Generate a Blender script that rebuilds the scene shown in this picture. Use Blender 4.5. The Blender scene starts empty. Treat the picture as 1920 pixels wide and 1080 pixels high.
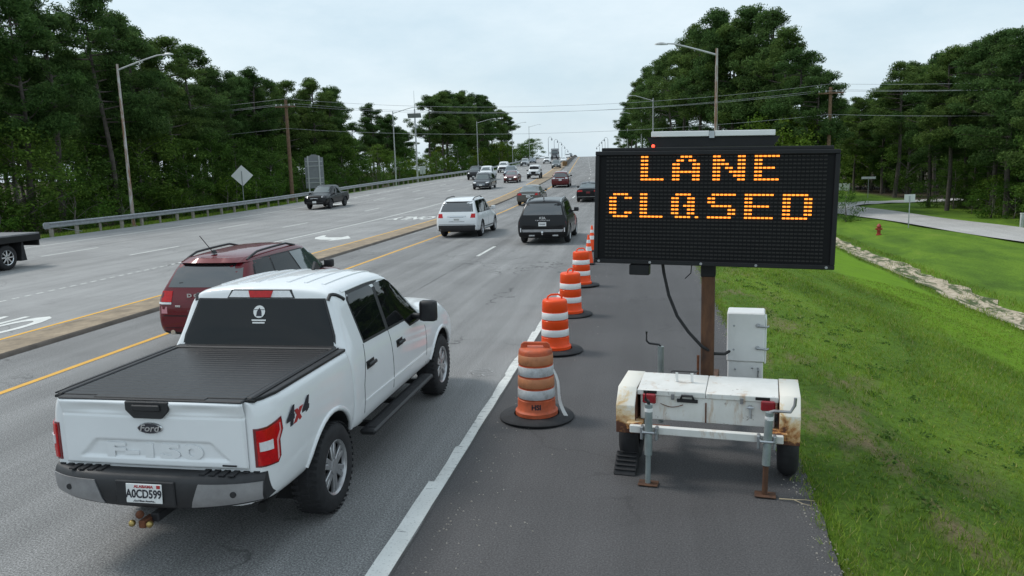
import bpy, bmesh, math, random
import numpy as np
from mathutils import Vector, Matrix
from mathutils.bvhtree import BVHTree
R = math.radians
rnd = random.Random(7)
SC = bpy.context.scene
COL = SC.collection

# ------------------------------------------------------------------ camera
CAM_H = 3.09
cd = bpy.data.cameras.new('camera'); cam = bpy.data.objects.new('camera', cd); COL.objects.link(cam)
cd.sensor_width = 36.0; cd.lens = 36.0 * 1450 / 1920; cd.clip_start = 0.1; cd.clip_end = 6000
m = Matrix(((0.98534611, 0.0, 0.17056681), (0.16839684, 0.15900419, -0.97281045), (-0.02712084, 0.98727791, 0.15667416)))
cam.matrix_world = Matrix.Translation((0, 0, CAM_H)) @ m.to_4x4()
SC.camera = cam

# ------------------------------------------------------------------ sky, sun, exposure
SUN_EL, SUN_AZ = R(52), R(-75)          # azimuth measured from +Y towards +X (sun high on the left)
w = bpy.data.worlds.new('World'); SC.world = w; w.use_nodes = True
nt = w.node_tree; nt.nodes.clear()
def wn(t, **k):
    n = nt.nodes.new(t)
    for a, b in k.items(): setattr(n, a, b)
    return n
sky = wn('ShaderNodeTexSky', sky_type='NISHITA', sun_disc=False, sun_elevation=SUN_EL, sun_rotation=SUN_AZ, air_density=1.3, dust_density=2.5)
tc = wn('ShaderNodeTexCoord'); mp = wn('ShaderNodeMapping'); mp.inputs['Scale'].default_value = (1.0, 1.0, 2.6)
n1 = wn('ShaderNodeTexNoise'); n1.inputs['Scale'].default_value = 2.3; n1.inputs['Detail'].default_value = 7; n1.inputs['Roughness'].default_value = .55; n1.inputs['Distortion'].default_value = .35
cr = wn('ShaderNodeValToRGB'); cr.color_ramp.elements[0].position = .28; cr.color_ramp.elements[0].color = (.80,.80,.80,1); cr.color_ramp.elements[1].position = .72; cr.color_ramp.elements[1].color = (.98,.98,.98,1)
n2 = wn('ShaderNodeTexNoise'); n2.inputs['Scale'].default_value = 3.1; n2.inputs['Detail'].default_value = 8; n2.inputs['Roughness'].default_value = .6
cr2 = wn('ShaderNodeValToRGB'); cr2.color_ramp.elements[0].position = .35; cr2.color_ramp.elements[0].color = (4.2,5.25,5.95,1); cr2.color_ramp.elements[1].position = .68; cr2.color_ramp.elements[1].color = (5.5,6.3,6.8,1)
mx = wn('ShaderNodeMixRGB'); bg = wn('ShaderNodeBackground'); bg.inputs['Strength'].default_value = .125; wo = wn('ShaderNodeOutputWorld')
L = nt.links.new
L(tc.outputs['Generated'], mp.inputs['Vector']); L(mp.outputs[0], n1.inputs['Vector']); L(mp.outputs[0], n2.inputs['Vector'])
L(n1.outputs['Fac'], cr.inputs[0]); L(n2.outputs['Fac'], cr2.inputs[0])
L(cr.outputs[0], mx.inputs[0]); L(sky.outputs[0], mx.inputs[1]); L(cr2.outputs[0], mx.inputs[2])
L(mx.outputs[0], bg.inputs[0]); L(bg.outputs[0], wo.inputs[0])
sd = bpy.data.lights.new('sun', 'SUN'); sd.energy = 1.5; sd.angle = R(14); sd.color = (1, .965, .91)
sun = bpy.data.objects.new('sun', sd); COL.objects.link(sun)
sdir = Vector((math.sin(SUN_AZ) * math.cos(SUN_EL), math.cos(SUN_AZ) * math.cos(SUN_EL), math.sin(SUN_EL)))
sun.rotation_euler = (-sdir).to_track_quat('-Z', 'Y').to_euler()
SC.view_settings.view_transform = 'Standard'; SC.view_settings.look = 'None'; SC.view_settings.gamma = 1
SC.view_settings.exposure = 0.30
SC.render.engine = 'CYCLES'; SC.cycles.use_denoising = True; SC.cycles.max_bounces = 6; SC.cycles.transparent_max_bounces = 8
SC.cycles.caustics_reflective = False; SC.cycles.caustics_refractive = False

# ------------------------------------------------------------------ materials
MAT = {}
def newmat(name):
    mt = bpy.data.materials.new(name); mt.use_nodes = True; MAT[name] = mt
    return mt, mt.node_tree.nodes, mt.node_tree.links, mt.node_tree.nodes['Principled BSDF']
def plain(name, col, rough=.5, metal=0, spec=.5, coat=0, var=.12, vscale=3.0, bump=0, bscale=60, emit=None, es=0, dirt=0):
    mt, N, L, b = newmat(name)
    b.inputs['Roughness'].default_value = rough; b.inputs['Metallic'].default_value = metal
    b.inputs['Specular IOR Level'].default_value = spec; b.inputs['Coat Weight'].default_value = coat; b.inputs['Coat Roughness'].default_value = .04
    t = N.new('ShaderNodeTexCoord'); n = N.new('ShaderNodeTexNoise'); n.inputs['Scale'].default_value = vscale; n.inputs['Detail'].default_value = 6; n.inputs['Roughness'].default_value = .65
    L.new(t.outputs['Object'], n.inputs['Vector'])
    r = N.new('ShaderNodeValToRGB'); r.color_ramp.elements[0].position = .3; r.color_ramp.elements[1].position = .72
    r.color_ramp.elements[0].color = tuple(c * (1 - var) for c in col) + (1,); r.color_ramp.elements[1].color = tuple(min(1, c * (1 + var)) for c in col) + (1,)
    L.new(n.outputs['Fac'], r.inputs[0]); out = r.outputs[0]
    if dirt:
        n3 = N.new('ShaderNodeTexNoise'); n3.inputs['Scale'].default_value = 7; n3.inputs['Detail'].default_value = 9; n3.inputs['Roughness'].default_value = .7
        L.new(t.outputs['Object'], n3.inputs['Vector'])
        r3 = N.new('ShaderNodeValToRGB'); r3.color_ramp.elements[0].position = .5; r3.color_ramp.elements[1].position = .8; r3.color_ramp.elements[1].color = (dirt, dirt, dirt, 1)
        L.new(n3.outputs['Fac'], r3.inputs[0])
        mm = N.new('ShaderNodeMixRGB'); mm.inputs[2].default_value = (.12, .10, .08, 1); L.new(r3.outputs[0], mm.inputs[0]); L.new(out, mm.inputs[1]); out = mm.outputs[0]
    L.new(out, b.inputs['Base Color'])
    if bump:
        n2 = N.new('ShaderNodeTexNoise'); n2.inputs['Scale'].default_value = bscale; n2.inputs['Detail'].default_value = 4; L.new(t.outputs['Object'], n2.inputs['Vector'])
        bp = N.new('ShaderNodeBump'); bp.inputs['Strength'].default_value = bump; bp.inputs['Distance'].default_value = .01
        L.new(n2.outputs['Fac'], bp.inputs['Height']); L.new(bp.outputs[0], b.inputs['Normal'])
    if emit:
        b.inputs['Emission Color'].default_value = tuple(emit) + (1,); b.inputs['Emission Strength'].default_value = es
    return mt
def noise(N, L, vec, scale, detail=5, rough=.6, dist=0):
    n = N.new('ShaderNodeTexNoise'); n.inputs['Scale'].default_value = scale; n.inputs['Detail'].default_value = detail
    n.inputs['Roughness'].default_value = rough; n.inputs['Distortion'].default_value = dist; L.new(vec, n.inputs['Vector']); return n.outputs['Fac']
def ramp(N, L, fac, stops):
    r = N.new('ShaderNodeValToRGB'); e = r.color_ramp.elements
    while len(e) < len(stops): e.new(.5)
    for i, (p, c) in enumerate(stops):
        e[i].position = p; e[i].color = tuple(c) + (1,) if hasattr(c, '__len__') else (c, c, c, 1)
    L.new(fac, r.inputs[0]); return r.outputs[0]
def mixc(N, L, fac, a, b, mode='MIX'):
    n = N.new('ShaderNodeMixRGB'); n.blend_type = mode
    for i, v in enumerate((fac, a, b)):
        if hasattr(v, 'is_output'): L.new(v, n.inputs[i])
        else: n.inputs[i].default_value = v if i == 0 else tuple(v) + (1,)
    return n.outputs[0]
def mapped(N, L, scale):
    t = N.new('ShaderNodeTexCoord'); mpn = N.new('ShaderNodeMapping'); mpn.inputs['Scale'].default_value = scale
    L.new(t.outputs['Object'], mpn.inputs['Vector']); return t.outputs['Object'], mpn.outputs[0]
def asphalt(name, col, crack=1.0, speck=.5, streak=.2, tint=(1, 1, 1)):
    mt, N, L, b = newmat(name); b.inputs['Roughness'].default_value = .82; b.inputs['Specular IOR Level'].default_value = .4
    v, vs = mapped(N, L, (1.6, .06, 1))
    c = tuple(col * t for t in tint)
    sp = ramp(N, L, noise(N, L, v, 62, 3, .85), [(.34, 1 - speck), (.5, 1.0), (.66, 1 + speck * 1.5)])
    out = mixc(N, L, 1.0, c, sp, 'MULTIPLY')
    st = ramp(N, L, noise(N, L, vs, 1.0, 6, .6), [(.3, 1 - streak), (.7, 1 + streak)])
    out = mixc(N, L, 1.0, out, st, 'MULTIPLY')
    bl = ramp(N, L, noise(N, L, v, .35, 6, .62, .4), [(.3, .84), (.7, 1.12)])
    out = mixc(N, L, 1.0, out, bl, 'MULTIPLY')
    if crack:
        wv = N.new('ShaderNodeVectorMath'); wv.operation = 'ADD'
        nz = N.new('ShaderNodeTexNoise'); nz.inputs['Scale'].default_value = 1.3; nz.inputs['Detail'].default_value = 6; L.new(v, nz.inputs['Vector'])
        sc = N.new('ShaderNodeVectorMath'); sc.operation = 'SCALE'; sc.inputs['Scale'].default_value = 1.5; L.new(nz.outputs['Color'], sc.inputs[0])
        L.new(v, wv.inputs[0]); L.new(sc.outputs[0], wv.inputs[1])
        vo = N.new('ShaderNodeTexVoronoi'); vo.feature = 'DISTANCE_TO_EDGE'; vo.inputs['Scale'].default_value = .34; L.new(wv.outputs[0], vo.inputs['Vector'])
        line = ramp(N, L, vo.outputs['Distance'], [(.0, 1.0), (.004, .9), (.010, 0.0)])
        msk = ramp(N, L, noise(N, L, v, .22, 3), [(.47, 0.0), (.54, .8 * crack)])
        f = mixc(N, L, 1.0, line, msk, 'MULTIPLY')
        out = mixc(N, L, f, out, tuple(x * .3 for x in c))
    L.new(out, b.inputs['Base Color'])
    bp = N.new('ShaderNodeBump'); bp.inputs['Strength'].default_value = .5; bp.inputs['Distance'].default_value = .006
    L.new(noise(N, L, v, 120, 3, .7), bp.inputs['Height']); L.new(bp.outputs[0], b.inputs['Normal'])
    return mt
def paint(name, col, under, wear=.5):
    mt, N, L, b = newmat(name); b.inputs['Roughness'].default_value = .7
    v, vs = mapped(N, L, (3.0, 14, 1))
    k = ramp(N, L, noise(N, L, vs, 1.5, 8, .72), [(.5 + .16 * (1 - wear), 0.0), (.56 + .16 * (1 - wear), 1.0)])
    k2 = ramp(N, L, noise(N, L, v, 45, 4, .7), [(.58, 0.0), (.7, .7)])
    k = mixc(N, L, 1.0, k, k2, 'LIGHTEN') if wear > .3 else k2
    c = ramp(N, L, noise(N, L, v, 2.5, 6), [(.3, tuple(x * .82 for x in col)), (.7, col)])
    L.new(mixc(N, L, k, c, (under,) * 3), b.inputs['Base Color']); return mt
asphalt('asphalt_main', .20, 1.0, .7, .26, (1, .99, .98)); asphalt('asphalt_shoulder', .072, .35, .45, .14, (1.02, .98, 1.0)); asphalt('asphalt_left', .275, .5, .35, .16, (1, .985, .97))
asphalt('side_road_chip', .42, .2, .3, .1, (1, .97, .93))
paint('paint_white', (.74, .74, .71), .12, .35); paint('paint_white_worn', (.7, .7, .67), .13, .62); paint('paint_yellow', (.78, .42, .055), .14, .15)
plain('median_concrete', (.29, .225, .155), .9, var=.38, vscale=1.7, bump=.6, bscale=45, dirt=.8)
plain('kerb_dark', (.12, .10, .085), .9, var=.3, bump=.4)
plain('concrete', (.36, .33, .29), .9, var=.25, bump=.5, bscale=30, dirt=.5)
plain('galvanised', (.42, .44, .46), .42, .75, var=.2, vscale=4, dirt=.35)
plain('galv_pole', (.50, .51, .51), .55, .35, var=.18, vscale=2.2, dirt=.5)
plain('wood_pole', (.17, .105, .065), .9, var=.35, vscale=6)
plain('wood_post', (.30, .27, .235), .9, var=.3, vscale=8)
plain('sign_back', (.62, .63, .635), .5, .3, var=.07); plain('sign_grey', (.30, .31, .33), .6, .2, var=.1)
plain('wire', (.36, .37, .38), .5, .3)
plain('rubber', (.022, .022, .024), .75, spec=.4, var=.35, vscale=9, bump=.3, bscale=80)
plain('black_plastic', (.018, .018, .02), .5, var=.3, vscale=8, bump=.15, bscale=150)
plain('underbody', (.012, .012, .012), .9)
plain('chrome', (.62, .63, .64), .16, .95, var=.06); plain('bumper_grey', (.36, .36, .37), .38, .7, var=.16, vscale=6, dirt=.25)
plain('alloy', (.47, .47, .48), .32, .8, var=.12, vscale=10, dirt=.2); plain('alloy_dark', (.10, .10, .105), .4, .6)
plain('lamp_red', (.50, .006, .008), .2, spec=.3, coat=.3, var=.25, vscale=30); plain('lamp_dark_red', (.16, .006, .01), .12, coat=1)
plain('lamp_clear', (.72, .72, .73), .1, coat=1, var=.12, vscale=40); plain('lamp_on', (.9, .9, .85), .2, emit=(1, .96, .88), es=1.6)
plain('plate_white', (.78, .78, .77), .45, var=.05); plain('plate_yellow', (.62, .60, .40), .45, var=.05); plain('ink', (.02, .02, .03), .5); plain('ink_red', (.45, .03, .03), .5)
plain('emblem_dark', (.012, .014, .025), .2, coat=1); plain('letter_silver', (.6, .6, .61), .25, .9)
plain('brass', (.45, .33, .12), .4, .8); plain('lamp_pink', (.75, .35, .35), .2, coat=1); plain('led_red', (.8, .05, .02), .4, emit=(1, .06, .03), es=2.5)
plain('rust', (.13, .045, .02), .92, var=.5, vscale=14, bump=.5, bscale=60)
def carpaint(name, col, metal=0.0, rough=.38, var=.03, coat=.7):
    mt = plain(name, col, rough, metal, spec=.2, coat=coat, var=var, vscale=2.0); return mt
carpaint('car_white', (.80, .81, .82)); carpaint('car_red', (.125, .006, .012), .15); carpaint('car_black', (.004, .004, .005), 0, .3, .03, .3); carpaint('car_grey', (.12, .115, .105), .6)
carpaint('car_darkgrey', (.035, .036, .042), .5); carpaint('car_maroon', (.11, .008, .010), .15); carpaint('car_silver', (.36, .37, .38), .7); carpaint('car_slate', (.10, .125, .155), .5); carpaint('car_green', (.09, .10, .10), .6)
mt, N, Lk, b = newmat('glass_dark')
b.inputs['Base Color'].default_value = (.006, .007, .008, 1); b.inputs['Roughness'].default_value = .02; b.inputs['Specular IOR Level'].default_value = .4; b.inputs['Coat Weight'].default_value = 0; b.inputs['Coat Roughness'].default_value = .02
mt, N, Lk, b = newmat('glass_light')
b.inputs['Base Color'].default_value = (.055, .075, .075, 1); b.inputs['Roughness'].default_value = .03; b.inputs['Specular IOR Level'].default_value = .9; b.inputs['Coat Weight'].default_value = 1; b.inputs['Coat Roughness'].default_value = .02

mt, N, Lk, b = newmat('glass_mirror')
b.inputs['Base Color'].default_value = (.012, .014, .016, 1); b.inputs['Roughness'].default_value = .02; b.inputs['IOR'].default_value = 2.3

# ------------------------------------------------------------------ helpers
def tag(o, label=None, cat=None, group=None, kind=None):
    for k, v in (('label', label), ('category', cat), ('group', group), ('kind', kind)):
        if v: o[k] = v
    return o
def empty(name, loc=(0, 0, 0), rz=0, rx=0):
    o = bpy.data.objects.new(name, None); COL.objects.link(o); o.location = loc; o.rotation_euler = (rx, 0, rz); o.empty_display_size = .2; return o
def link(name, me, mats, parent=None, smooth=None):
    o = bpy.data.objects.new(name, me); COL.objects.link(o); o.parent = parent
    for mm in (mats if isinstance(mats, (list, tuple)) else [mats]):
        if mm: me.materials.append(MAT[mm])
    if smooth is not None:
        me.polygons.foreach_set('use_smooth', [True] * len(me.polygons))
        if smooth < 179: me.set_sharp_from_angle(angle=R(smooth))
    return o
def pyd(name, v, f, mats, parent=None, smooth=None):
    me = bpy.data.meshes.new(name); me.from_pydata([tuple(p) for p in v], [], f); me.update()
    return link(name, me, mats, parent, smooth)
def frame(a, b):
    d = (Vector(b) - Vector(a)); q = d.to_track_quat('Z', 'Y'); return q.to_matrix(), d.length
class MB:
    """collects shapes in one bmesh"""
    def __init__(s): s.bm = bmesh.new(); s.mi = 0
    def _add(s, tmp, M=None):
        if M is not None: bmesh.ops.transform(tmp, matrix=M, verts=tmp.verts)
        me = bpy.data.meshes.new('t'); tmp.to_mesh(me); tmp.free(); n = len(s.bm.faces); s.bm.from_mesh(me); bpy.data.meshes.remove(me)
        s.bm.faces.ensure_lookup_table()
        for i in range(n, len(s.bm.faces)): s.bm.faces[i].material_index = s.mi
        return s
    def box(s, c, d, bev=0, M=None, seg=1):
        t = bmesh.new(); bmesh.ops.create_cube(t, size=1); bmesh.ops.scale(t, vec=d, verts=t.verts)
        if bev: bmesh.ops.bevel(t, geom=t.edges[:], offset=bev, segments=seg, affect='EDGES', profile=.6)
        return s._add(t, Matrix.Translation(c) @ (M.to_4x4() if M is not None else Matrix()))
    def cyl(s, a, b, r0, r1=None, n=12, caps=True):
        q, l = frame(a, b); t = bmesh.new()
        bmesh.ops.create_cone(t, cap_ends=caps, segments=n, radius1=r0, radius2=r0 if r1 is None else r1, depth=l)
        return s._add(t, Matrix.Translation((Vector(a) + Vector(b)) / 2) @ q.to_4x4())
    def tube(s, pts, r, n=8, r1=None):
        t = bmesh.new(); P = [Vector(p) for p in pts]; rings = []
        for i, p in enumerate(P):
            d = (P[min(i + 1, len(P) - 1)] - P[max(i - 1, 0)]).normalized(); q = d.to_track_quat('Z', 'Y').to_matrix()
            rr = r if r1 is None else r + (r1 - r) * i / (len(P) - 1)
            rings.append([t.verts.new(p + q @ Vector((math.cos(k * 2 * math.pi / n) * rr, math.sin(k * 2 * math.pi / n) * rr, 0))) for k in range(n)])
        for a, b in zip(rings, rings[1:]):
            for k in range(n): t.faces.new((a[k], a[(k + 1) % n], b[(k + 1) % n], b[k]))
        t.faces.new(rings[0][::-1]); t.faces.new(rings[-1])
        return s._add(t)
    def lathe(s, prof, n=24, M=None, close=False):
        """prof = [(r, z)] about Z"""
        t = bmesh.new(); rings = []
        for r, z in prof:
            rings.append([t.verts.new((r * math.cos(k * 2 * math.pi / n), r * math.sin(k * 2 * math.pi / n), z)) for k in range(n)] if r > 1e-5 else [t.verts.new((0, 0, z))])
        prs = list(zip(rings, rings[1:])) + ([(rings[-1], rings[0])] if close else [])
        for a, b in prs:
            for k in range(n):
                k2 = (k + 1) % n
                if len(a) == 1 and len(b) == 1: continue
                if len(a) == 1: t.faces.new((a[0], b[k2], b[k]))
                elif len(b) == 1: t.faces.new((a[k], a[k2], b[0]))
                else: t.faces.new((a[k], a[k2], b[k2], b[k]))
        bmesh.ops.recalc_face_normals(t, faces=t.faces)
        return s._add(t, M)
    def prism(s, poly, h, M=None, bev=0):
        """poly in XY extruded along Z from 0 to h"""
        t = bmesh.new(); f = t.faces.new([t.verts.new((p[0], p[1], 0)) for p in poly])
        r = bmesh.ops.extrude_face_region(t, geom=[f]); bmesh.ops.translate(t, vec=(0, 0, h), verts=[e for e in r['geom'] if isinstance(e, bmesh.types.BMVert)])
        bmesh.ops.recalc_face_normals(t, faces=t.faces)
        if bev: bmesh.ops.bevel(t, geom=t.edges[:], offset=bev, segments=1, affect='EDGES')
        return s._add(t, M)
    def mesh(s, me, M=None):
        t = bmesh.new(); t.from_mesh(me); return s._add(t, M)
    def build(s, name, mats, parent=None, smooth=35):
        me = bpy.data.meshes.new(name); s.bm.to_mesh(me); s.bm.free(); return link(name, me, mats, parent, smooth)
def text_me(txt, size, ext=.002, off=0, shear=0, sx=1, align='CENTER'):
    c = bpy.data.curves.new('txt', 'FONT'); c.body = txt; c.size = size; c.extrude = ext; c.offset = off; c.shear = shear; c.align_x = align; c.align_y = 'CENTER'; c.resolution_u = 3
    o = bpy.data.objects.new('txt', c); me = bpy.data.meshes.new_from_object(o); bpy.data.objects.remove(o); bpy.data.curves.remove(c)
    if sx != 1:
        me.transform(Matrix.Diagonal((sx, 1, 1, 1)))
    return me
REAR = Matrix(((1, 0, 0, 0), (0, 0, -1, 0), (0, 1, 0, 0), (0, 0, 0, 1)))       # text plane XY -> XZ facing -Y
def face_M(pos, d):
    """XY plane of a text turned upright so that it is read by someone looking along d"""
    d = Vector(d).normalized(); u = d.cross(Vector((0, 0, 1))).normalized(); v = u.cross(d)
    return Matrix.Translation(pos) @ Matrix((( u.x, v.x, -d.x, 0), (u.y, v.y, -d.y, 0), (u.z, v.z, -d.z, 0), (0, 0, 0, 1)))
def copy_tree(o, parent=None):
    c = o.copy(); COL.objects.link(c); c.parent = parent
    for ch in list(o.children): copy_tree(ch, c)
    return c

# ------------------------------------------------------------------ road line and terrain
def zr(Y):
    g = .0215
    if Y < 38: return 0.0
    if Y < 68: return g * (Y - 38) ** 2 / 60
    if Y < 300: return g * (Y - 53)
    if Y < 480: return g * 247 + g * (Y - 300) - g * (Y - 300) ** 2 / 150
    return zr(479.99) - .0301 * (Y - 480)
def cx(Y):
    if Y < 40: return 0.0
    if Y < 140: return -.0004 * (Y - 40) ** 2
    return -4.0 - .075 * (Y - 140)
def hd(Y): return math.atan((cx(Y + 1) - cx(Y - 1)) / 2)      # heading (towards +X)
def sst(a, b, x):
    t = min(1, max(0, (x - a) / (b - a))); return t * t * (3 - 2 * t)
def medL(Y): return -12.3 - .6 * sst(60, 120, Y)
def edL(Y): return -30.9 + 6.0 * sst(75, 165, Y)
def lerp(a, b, t): return a + (b - a) * t
RP = [(1.4, -.05), (1.62, -.005), (2.6, -.05), (5.0, -.62), (8.0, -1.4), (10.6, -2.08), (11.5, -2.26), (12.6, -2.1), (15.5, -1.78), (17.0, -1.66), (40, -1.7), (700, -1.9)]
def gz(X, Y):
    """terrain height"""
    z0 = zr(Y); x = X - cx(Y)
    if x > 1.4:
        p = RP[-1][1]
        for (a, za), (b, zb) in zip(RP, RP[1:]):
            if x <= b:
                p = lerp(za, zb, (x - a) / (b - a)); break
        k = sst(1.4, 11.0, x); return z0 * (1 - k) + p + .03 * math.sin(X * 1.7 + Y * .6) * sst(2, 5, x)
    e = edL(Y)
    if x < e + .3:
        k = min(1, max(0, (e - .6 - x) / 10.0)); return z0 * (1 - .65 * k) - .9 * k - .02
    return z0 - .06
YS = [-30, -20, -10] + [i * 1.0 for i in range(-5, 30)] + [30 + 2 * i for i in range(35)] + [100 + 5 * i for i in range(41)] + [310 + 10 * i for i in range(20)] + [520, 600, 800, 1200, 2000, 3500]
def road_y(a, b): return [a] + [y for y in YS if a < y < b] + [b]
def sheet(name, cols, ys, zf, mat, parent=None, smooth=None):
    v = []; f = []; n = len(cols)
    for Y in ys:
        for c in cols:
            x = c(Y) if callable(c) else c
            v.append((cx(Y) + x, Y, zf(x, Y)))
    for i in range(len(ys) - 1):
        for j in range(n - 1): f.append((i * n + j, i * n + j + 1, (i + 1) * n + j + 1, (i + 1) * n + j))
    return pyd(name, v, f, mat, parent, smooth)
# ------------------------------------------------------------------ ground
mt, N, Lk, b = newmat('grass_ground'); b.inputs['Roughness'].default_value = .95; b.inputs['Specular IOR Level'].default_value = .2
v, vs = mapped(N, Lk, (1, .35, 1))
g1 = ramp(N, Lk, noise(N, Lk, vs, .45, 8, .65, .5), [(.28, (.055, .105, .014)), (.45, (.095, .18, .018)), (.6, (.14, .245, .022)), (.75, (.19, .265, .04))])
g2 = ramp(N, Lk, noise(N, Lk, v, 14, 6, .75), [(.25, .5), (.5, 1.0), (.75, 1.45)])
out = mixc(N, Lk, 1.0, g1, g2, 'MULTIPLY')
sepn = N.new('ShaderNodeSeparateXYZ'); Lk.new(v, sepn.inputs[0])
def band(x0, x1, x2, x3):
    mr = N.new('ShaderNodeMapRange'); mr.interpolation_type = 'SMOOTHSTEP'; mr.inputs[1].default_value = x0; mr.inputs[2].default_value = x1; Lk.new(sepn.outputs[0], mr.inputs[0])
    mr2 = N.new('ShaderNodeMapRange'); mr2.interpolation_type = 'SMOOTHSTEP'; mr2.inputs[1].default_value = x2; mr2.inputs[2].default_value = x3; mr2.inputs[3].default_value = 1; mr2.inputs[4].default_value = 0; Lk.new(sepn.outputs[0], mr2.inputs[0])
    mu = N.new('ShaderNodeMath'); mu.operation = 'MULTIPLY'; Lk.new(mr.outputs[0], mu.inputs[0]); Lk.new(mr2.outputs[0], mu.inputs[1]); return mu.outputs[0]
mow = band(6.6, 7.6, 10.2, 10.9)                                   # brighter mown strip low on the bank, sunlight on the slope painted in
mown = mixc(N, Lk, 1.0, mow, ramp(N, Lk, noise(N, Lk, v, 1.1, 4), [(.3, .45), (.6, .8)]), 'MULTIPLY')
out = mixc(N, Lk, mown, out, (.175, .33, .012))  # sunlit green put into the grass colour of the strip
bare = mixc(N, Lk, 1.0, band(1.3, 1.7, 2.6, 4.2), ramp(N, Lk, noise(N, Lk, vs, 1.4, 7, .7, .3), [(.50, 0.0), (.64, .9)]), 'MULTIPLY')
soil = ramp(N, Lk, noise(N, Lk, v, 25, 6, .75), [(.3, (.12, .09, .045)), (.7, (.34, .27, .16))])
out = mixc(N, Lk, bare, out, soil)
def beyond(a, b_):
    mr = N.new('ShaderNodeMapRange'); mr.interpolation_type = 'SMOOTHSTEP'; mr.inputs[1].default_value = a; mr.inputs[2].default_value = b_; Lk.new(sepn.outputs[0], mr.inputs[0]); return mr.outputs[0]
litter = ramp(N, Lk, noise(N, Lk, v, 3, 7, .7), [(.3, (.03, .026, .016)), (.7, (.085, .065, .04))])                    # leaf litter on the floor of the woods
out = mixc(N, Lk, beyond(26.2, 29), out, litter); out = mixc(N, Lk, beyond(-37.5, -40.5), out, litter)
Lk.new(out, b.inputs['Base Color'])
bp = N.new('ShaderNodeBump'); bp.inputs['Strength'].default_value = 1; bp.inputs['Distance'].default_value = .06; Lk.new(noise(N, Lk, v, 22, 6, .8), bp.inputs['Height']); Lk.new(bp.outputs[0], b.inputs['Normal'])
GX = [-900, -400, -200, -120, -80, -60, -52, -47, -44, -42, -40, -38, -36, -34, -32.5, -31.4, -30.6, -29, -27, -25.5, -24.6, -20, -10, 0, 1.4, 1.5, 1.62, 1.8, 2.1, 2.6, 3.4, 4.2, 5, 6, 7, 8, 9, 9.8, 10.6, 11.5, 12.6, 14, 15.5, 17, 20, 25, 30, 40, 60, 100, 200, 500, 1200]
o = sheet('ground', GX, YS, lambda x, Y: gz(x + cx(Y), Y), 'grass_ground', smooth=179); tag(o, kind='structure')

ry = road_y(-12, 470)
zflat = lambda x, Y: zr(Y)
tag(sheet('road', [-11.05, -9.3, -7.5, -5.7, -3.8, -1.93], ry, zflat, 'asphalt_main', smooth=179), kind='structure')
tag(sheet('road', [edL, lambda Y: lerp(edL(Y), medL(Y), .33), lambda Y: lerp(edL(Y), medL(Y), .66), medL], ry, zflat, 'asphalt_left', smooth=179), kind='structure')
sry = [i * .35 for i in range(-30, 120)] + [42 + 2 * i for i in range(60)] + [165 + 10 * i for i in range(31)]
rr = random.Random(3); edge = {Y: 1.5 + rr.uniform(-.045, .045) + .05 * math.sin(Y * .9) for Y in sry}
tag(sheet('road_shoulder', [-1.93, 0, lambda Y: edge[Y]], sry, zflat, 'asphalt_shoulder', smooth=179), kind='structure')
# raised, dirt-covered concrete median with a kerb
tag(sheet('median', [medL, lambda Y: medL(Y) + .07, lambda Y: medL(Y) + .14, lambda Y: lerp(medL(Y), -11.05, .5), -11.17, -11.12], ry, lambda x, Y: zr(Y) + (.0 if x <= medL(Y) + .001 else .008 if x < medL(Y) + .1 else .018 if x < medL(Y) + .2 else .045 if x < -11.3 else .08), 'median_concrete', smooth=60), kind='structure')
tag(sheet('median_kerb', [-11.12, -11.085, -11.045], ry, lambda x, Y: zr(Y) + (.08 if x < -11.11 else .06 if x < -11.06 else -.01), 'kerb_dark', smooth=60), kind='structure')

# painted markings
plain('joint_seal', (.07, .068, .066), .8, var=.3)
def ribbon(name, x0, x1, y0, y1, mat, parent=None, wob=0):
    ys = sorted(set(road_y(y0, y1) + ([y0 + .5 * i for i in range(int((y1 - y0) / .5))] if wob else [])))
    f0 = x0 if callable(x0) else (lambda Y: x0); f1 = x1 if callable(x1) else (lambda Y: x1)
    r2 = random.Random(int(y0 * 10) + 5); w = {Y: r2.uniform(-wob, wob) for Y in ys}
    return tag(sheet(name, [lambda Y: f0(Y) + w[Y], f1], ys, lambda x, Y: zr(Y) + .005, mat), kind='structure')
ribbon('edge_line', -2.13, -1.95, -8, 7.05, 'paint_white', wob=.004)
ribbon('edge_line', -2.075, -1.95, 7.05, 440, 'paint_white_worn', wob=.022)
ribbon('yellow_line', -9.36, -9.24, -8, 440, 'paint_yellow', wob=.004)
ribbon('yellow_line', lambda Y: medL(Y) - .17, lambda Y: medL(Y) - .05, -8, 440, 'paint_yellow', wob=.004)
ribbon('edge_line', lambda Y: edL(Y) + 3.35, lambda Y: edL(Y) + 3.47, -8, 440, 'paint_white')
k = 0
for i in range(-1, 34):
    y = 26.1 + 12.8 * i if i < 1 else 26.1 + 12.8 * i
    ribbon('lane_dash', -5.83, -5.71, y, y + 3.2, 'paint_white')
for i in range(-2, 25):
    y = 27.3 + 13.2 * i
    ribbon('lane_dash', -20.1, -19.98, y, y + 3.3, 'paint_white')
    if y < 110: ribbon('lane_dash', -23.86, -23.74, y - .2, y + 3.1, 'paint_white')
for i in range(34): ribbon('lane_dash', -27.2 + 3.0 * sst(75, 165, 60 + 3.6 * i), -27.08 + 3.0 * sst(75, 165, 60 + 3.6 * i), 60 + 3.6 * i, 60.9 + 3.6 * i, 'paint_white')
ribbon('lane_line', -16.32, -16.2, 24, 62, 'paint_white')
for i in range(46): ribbon('lane_line', -16.30, -16.22, 6 + .42 * i, 6.24 + .42 * i, 'paint_white_worn')
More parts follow.
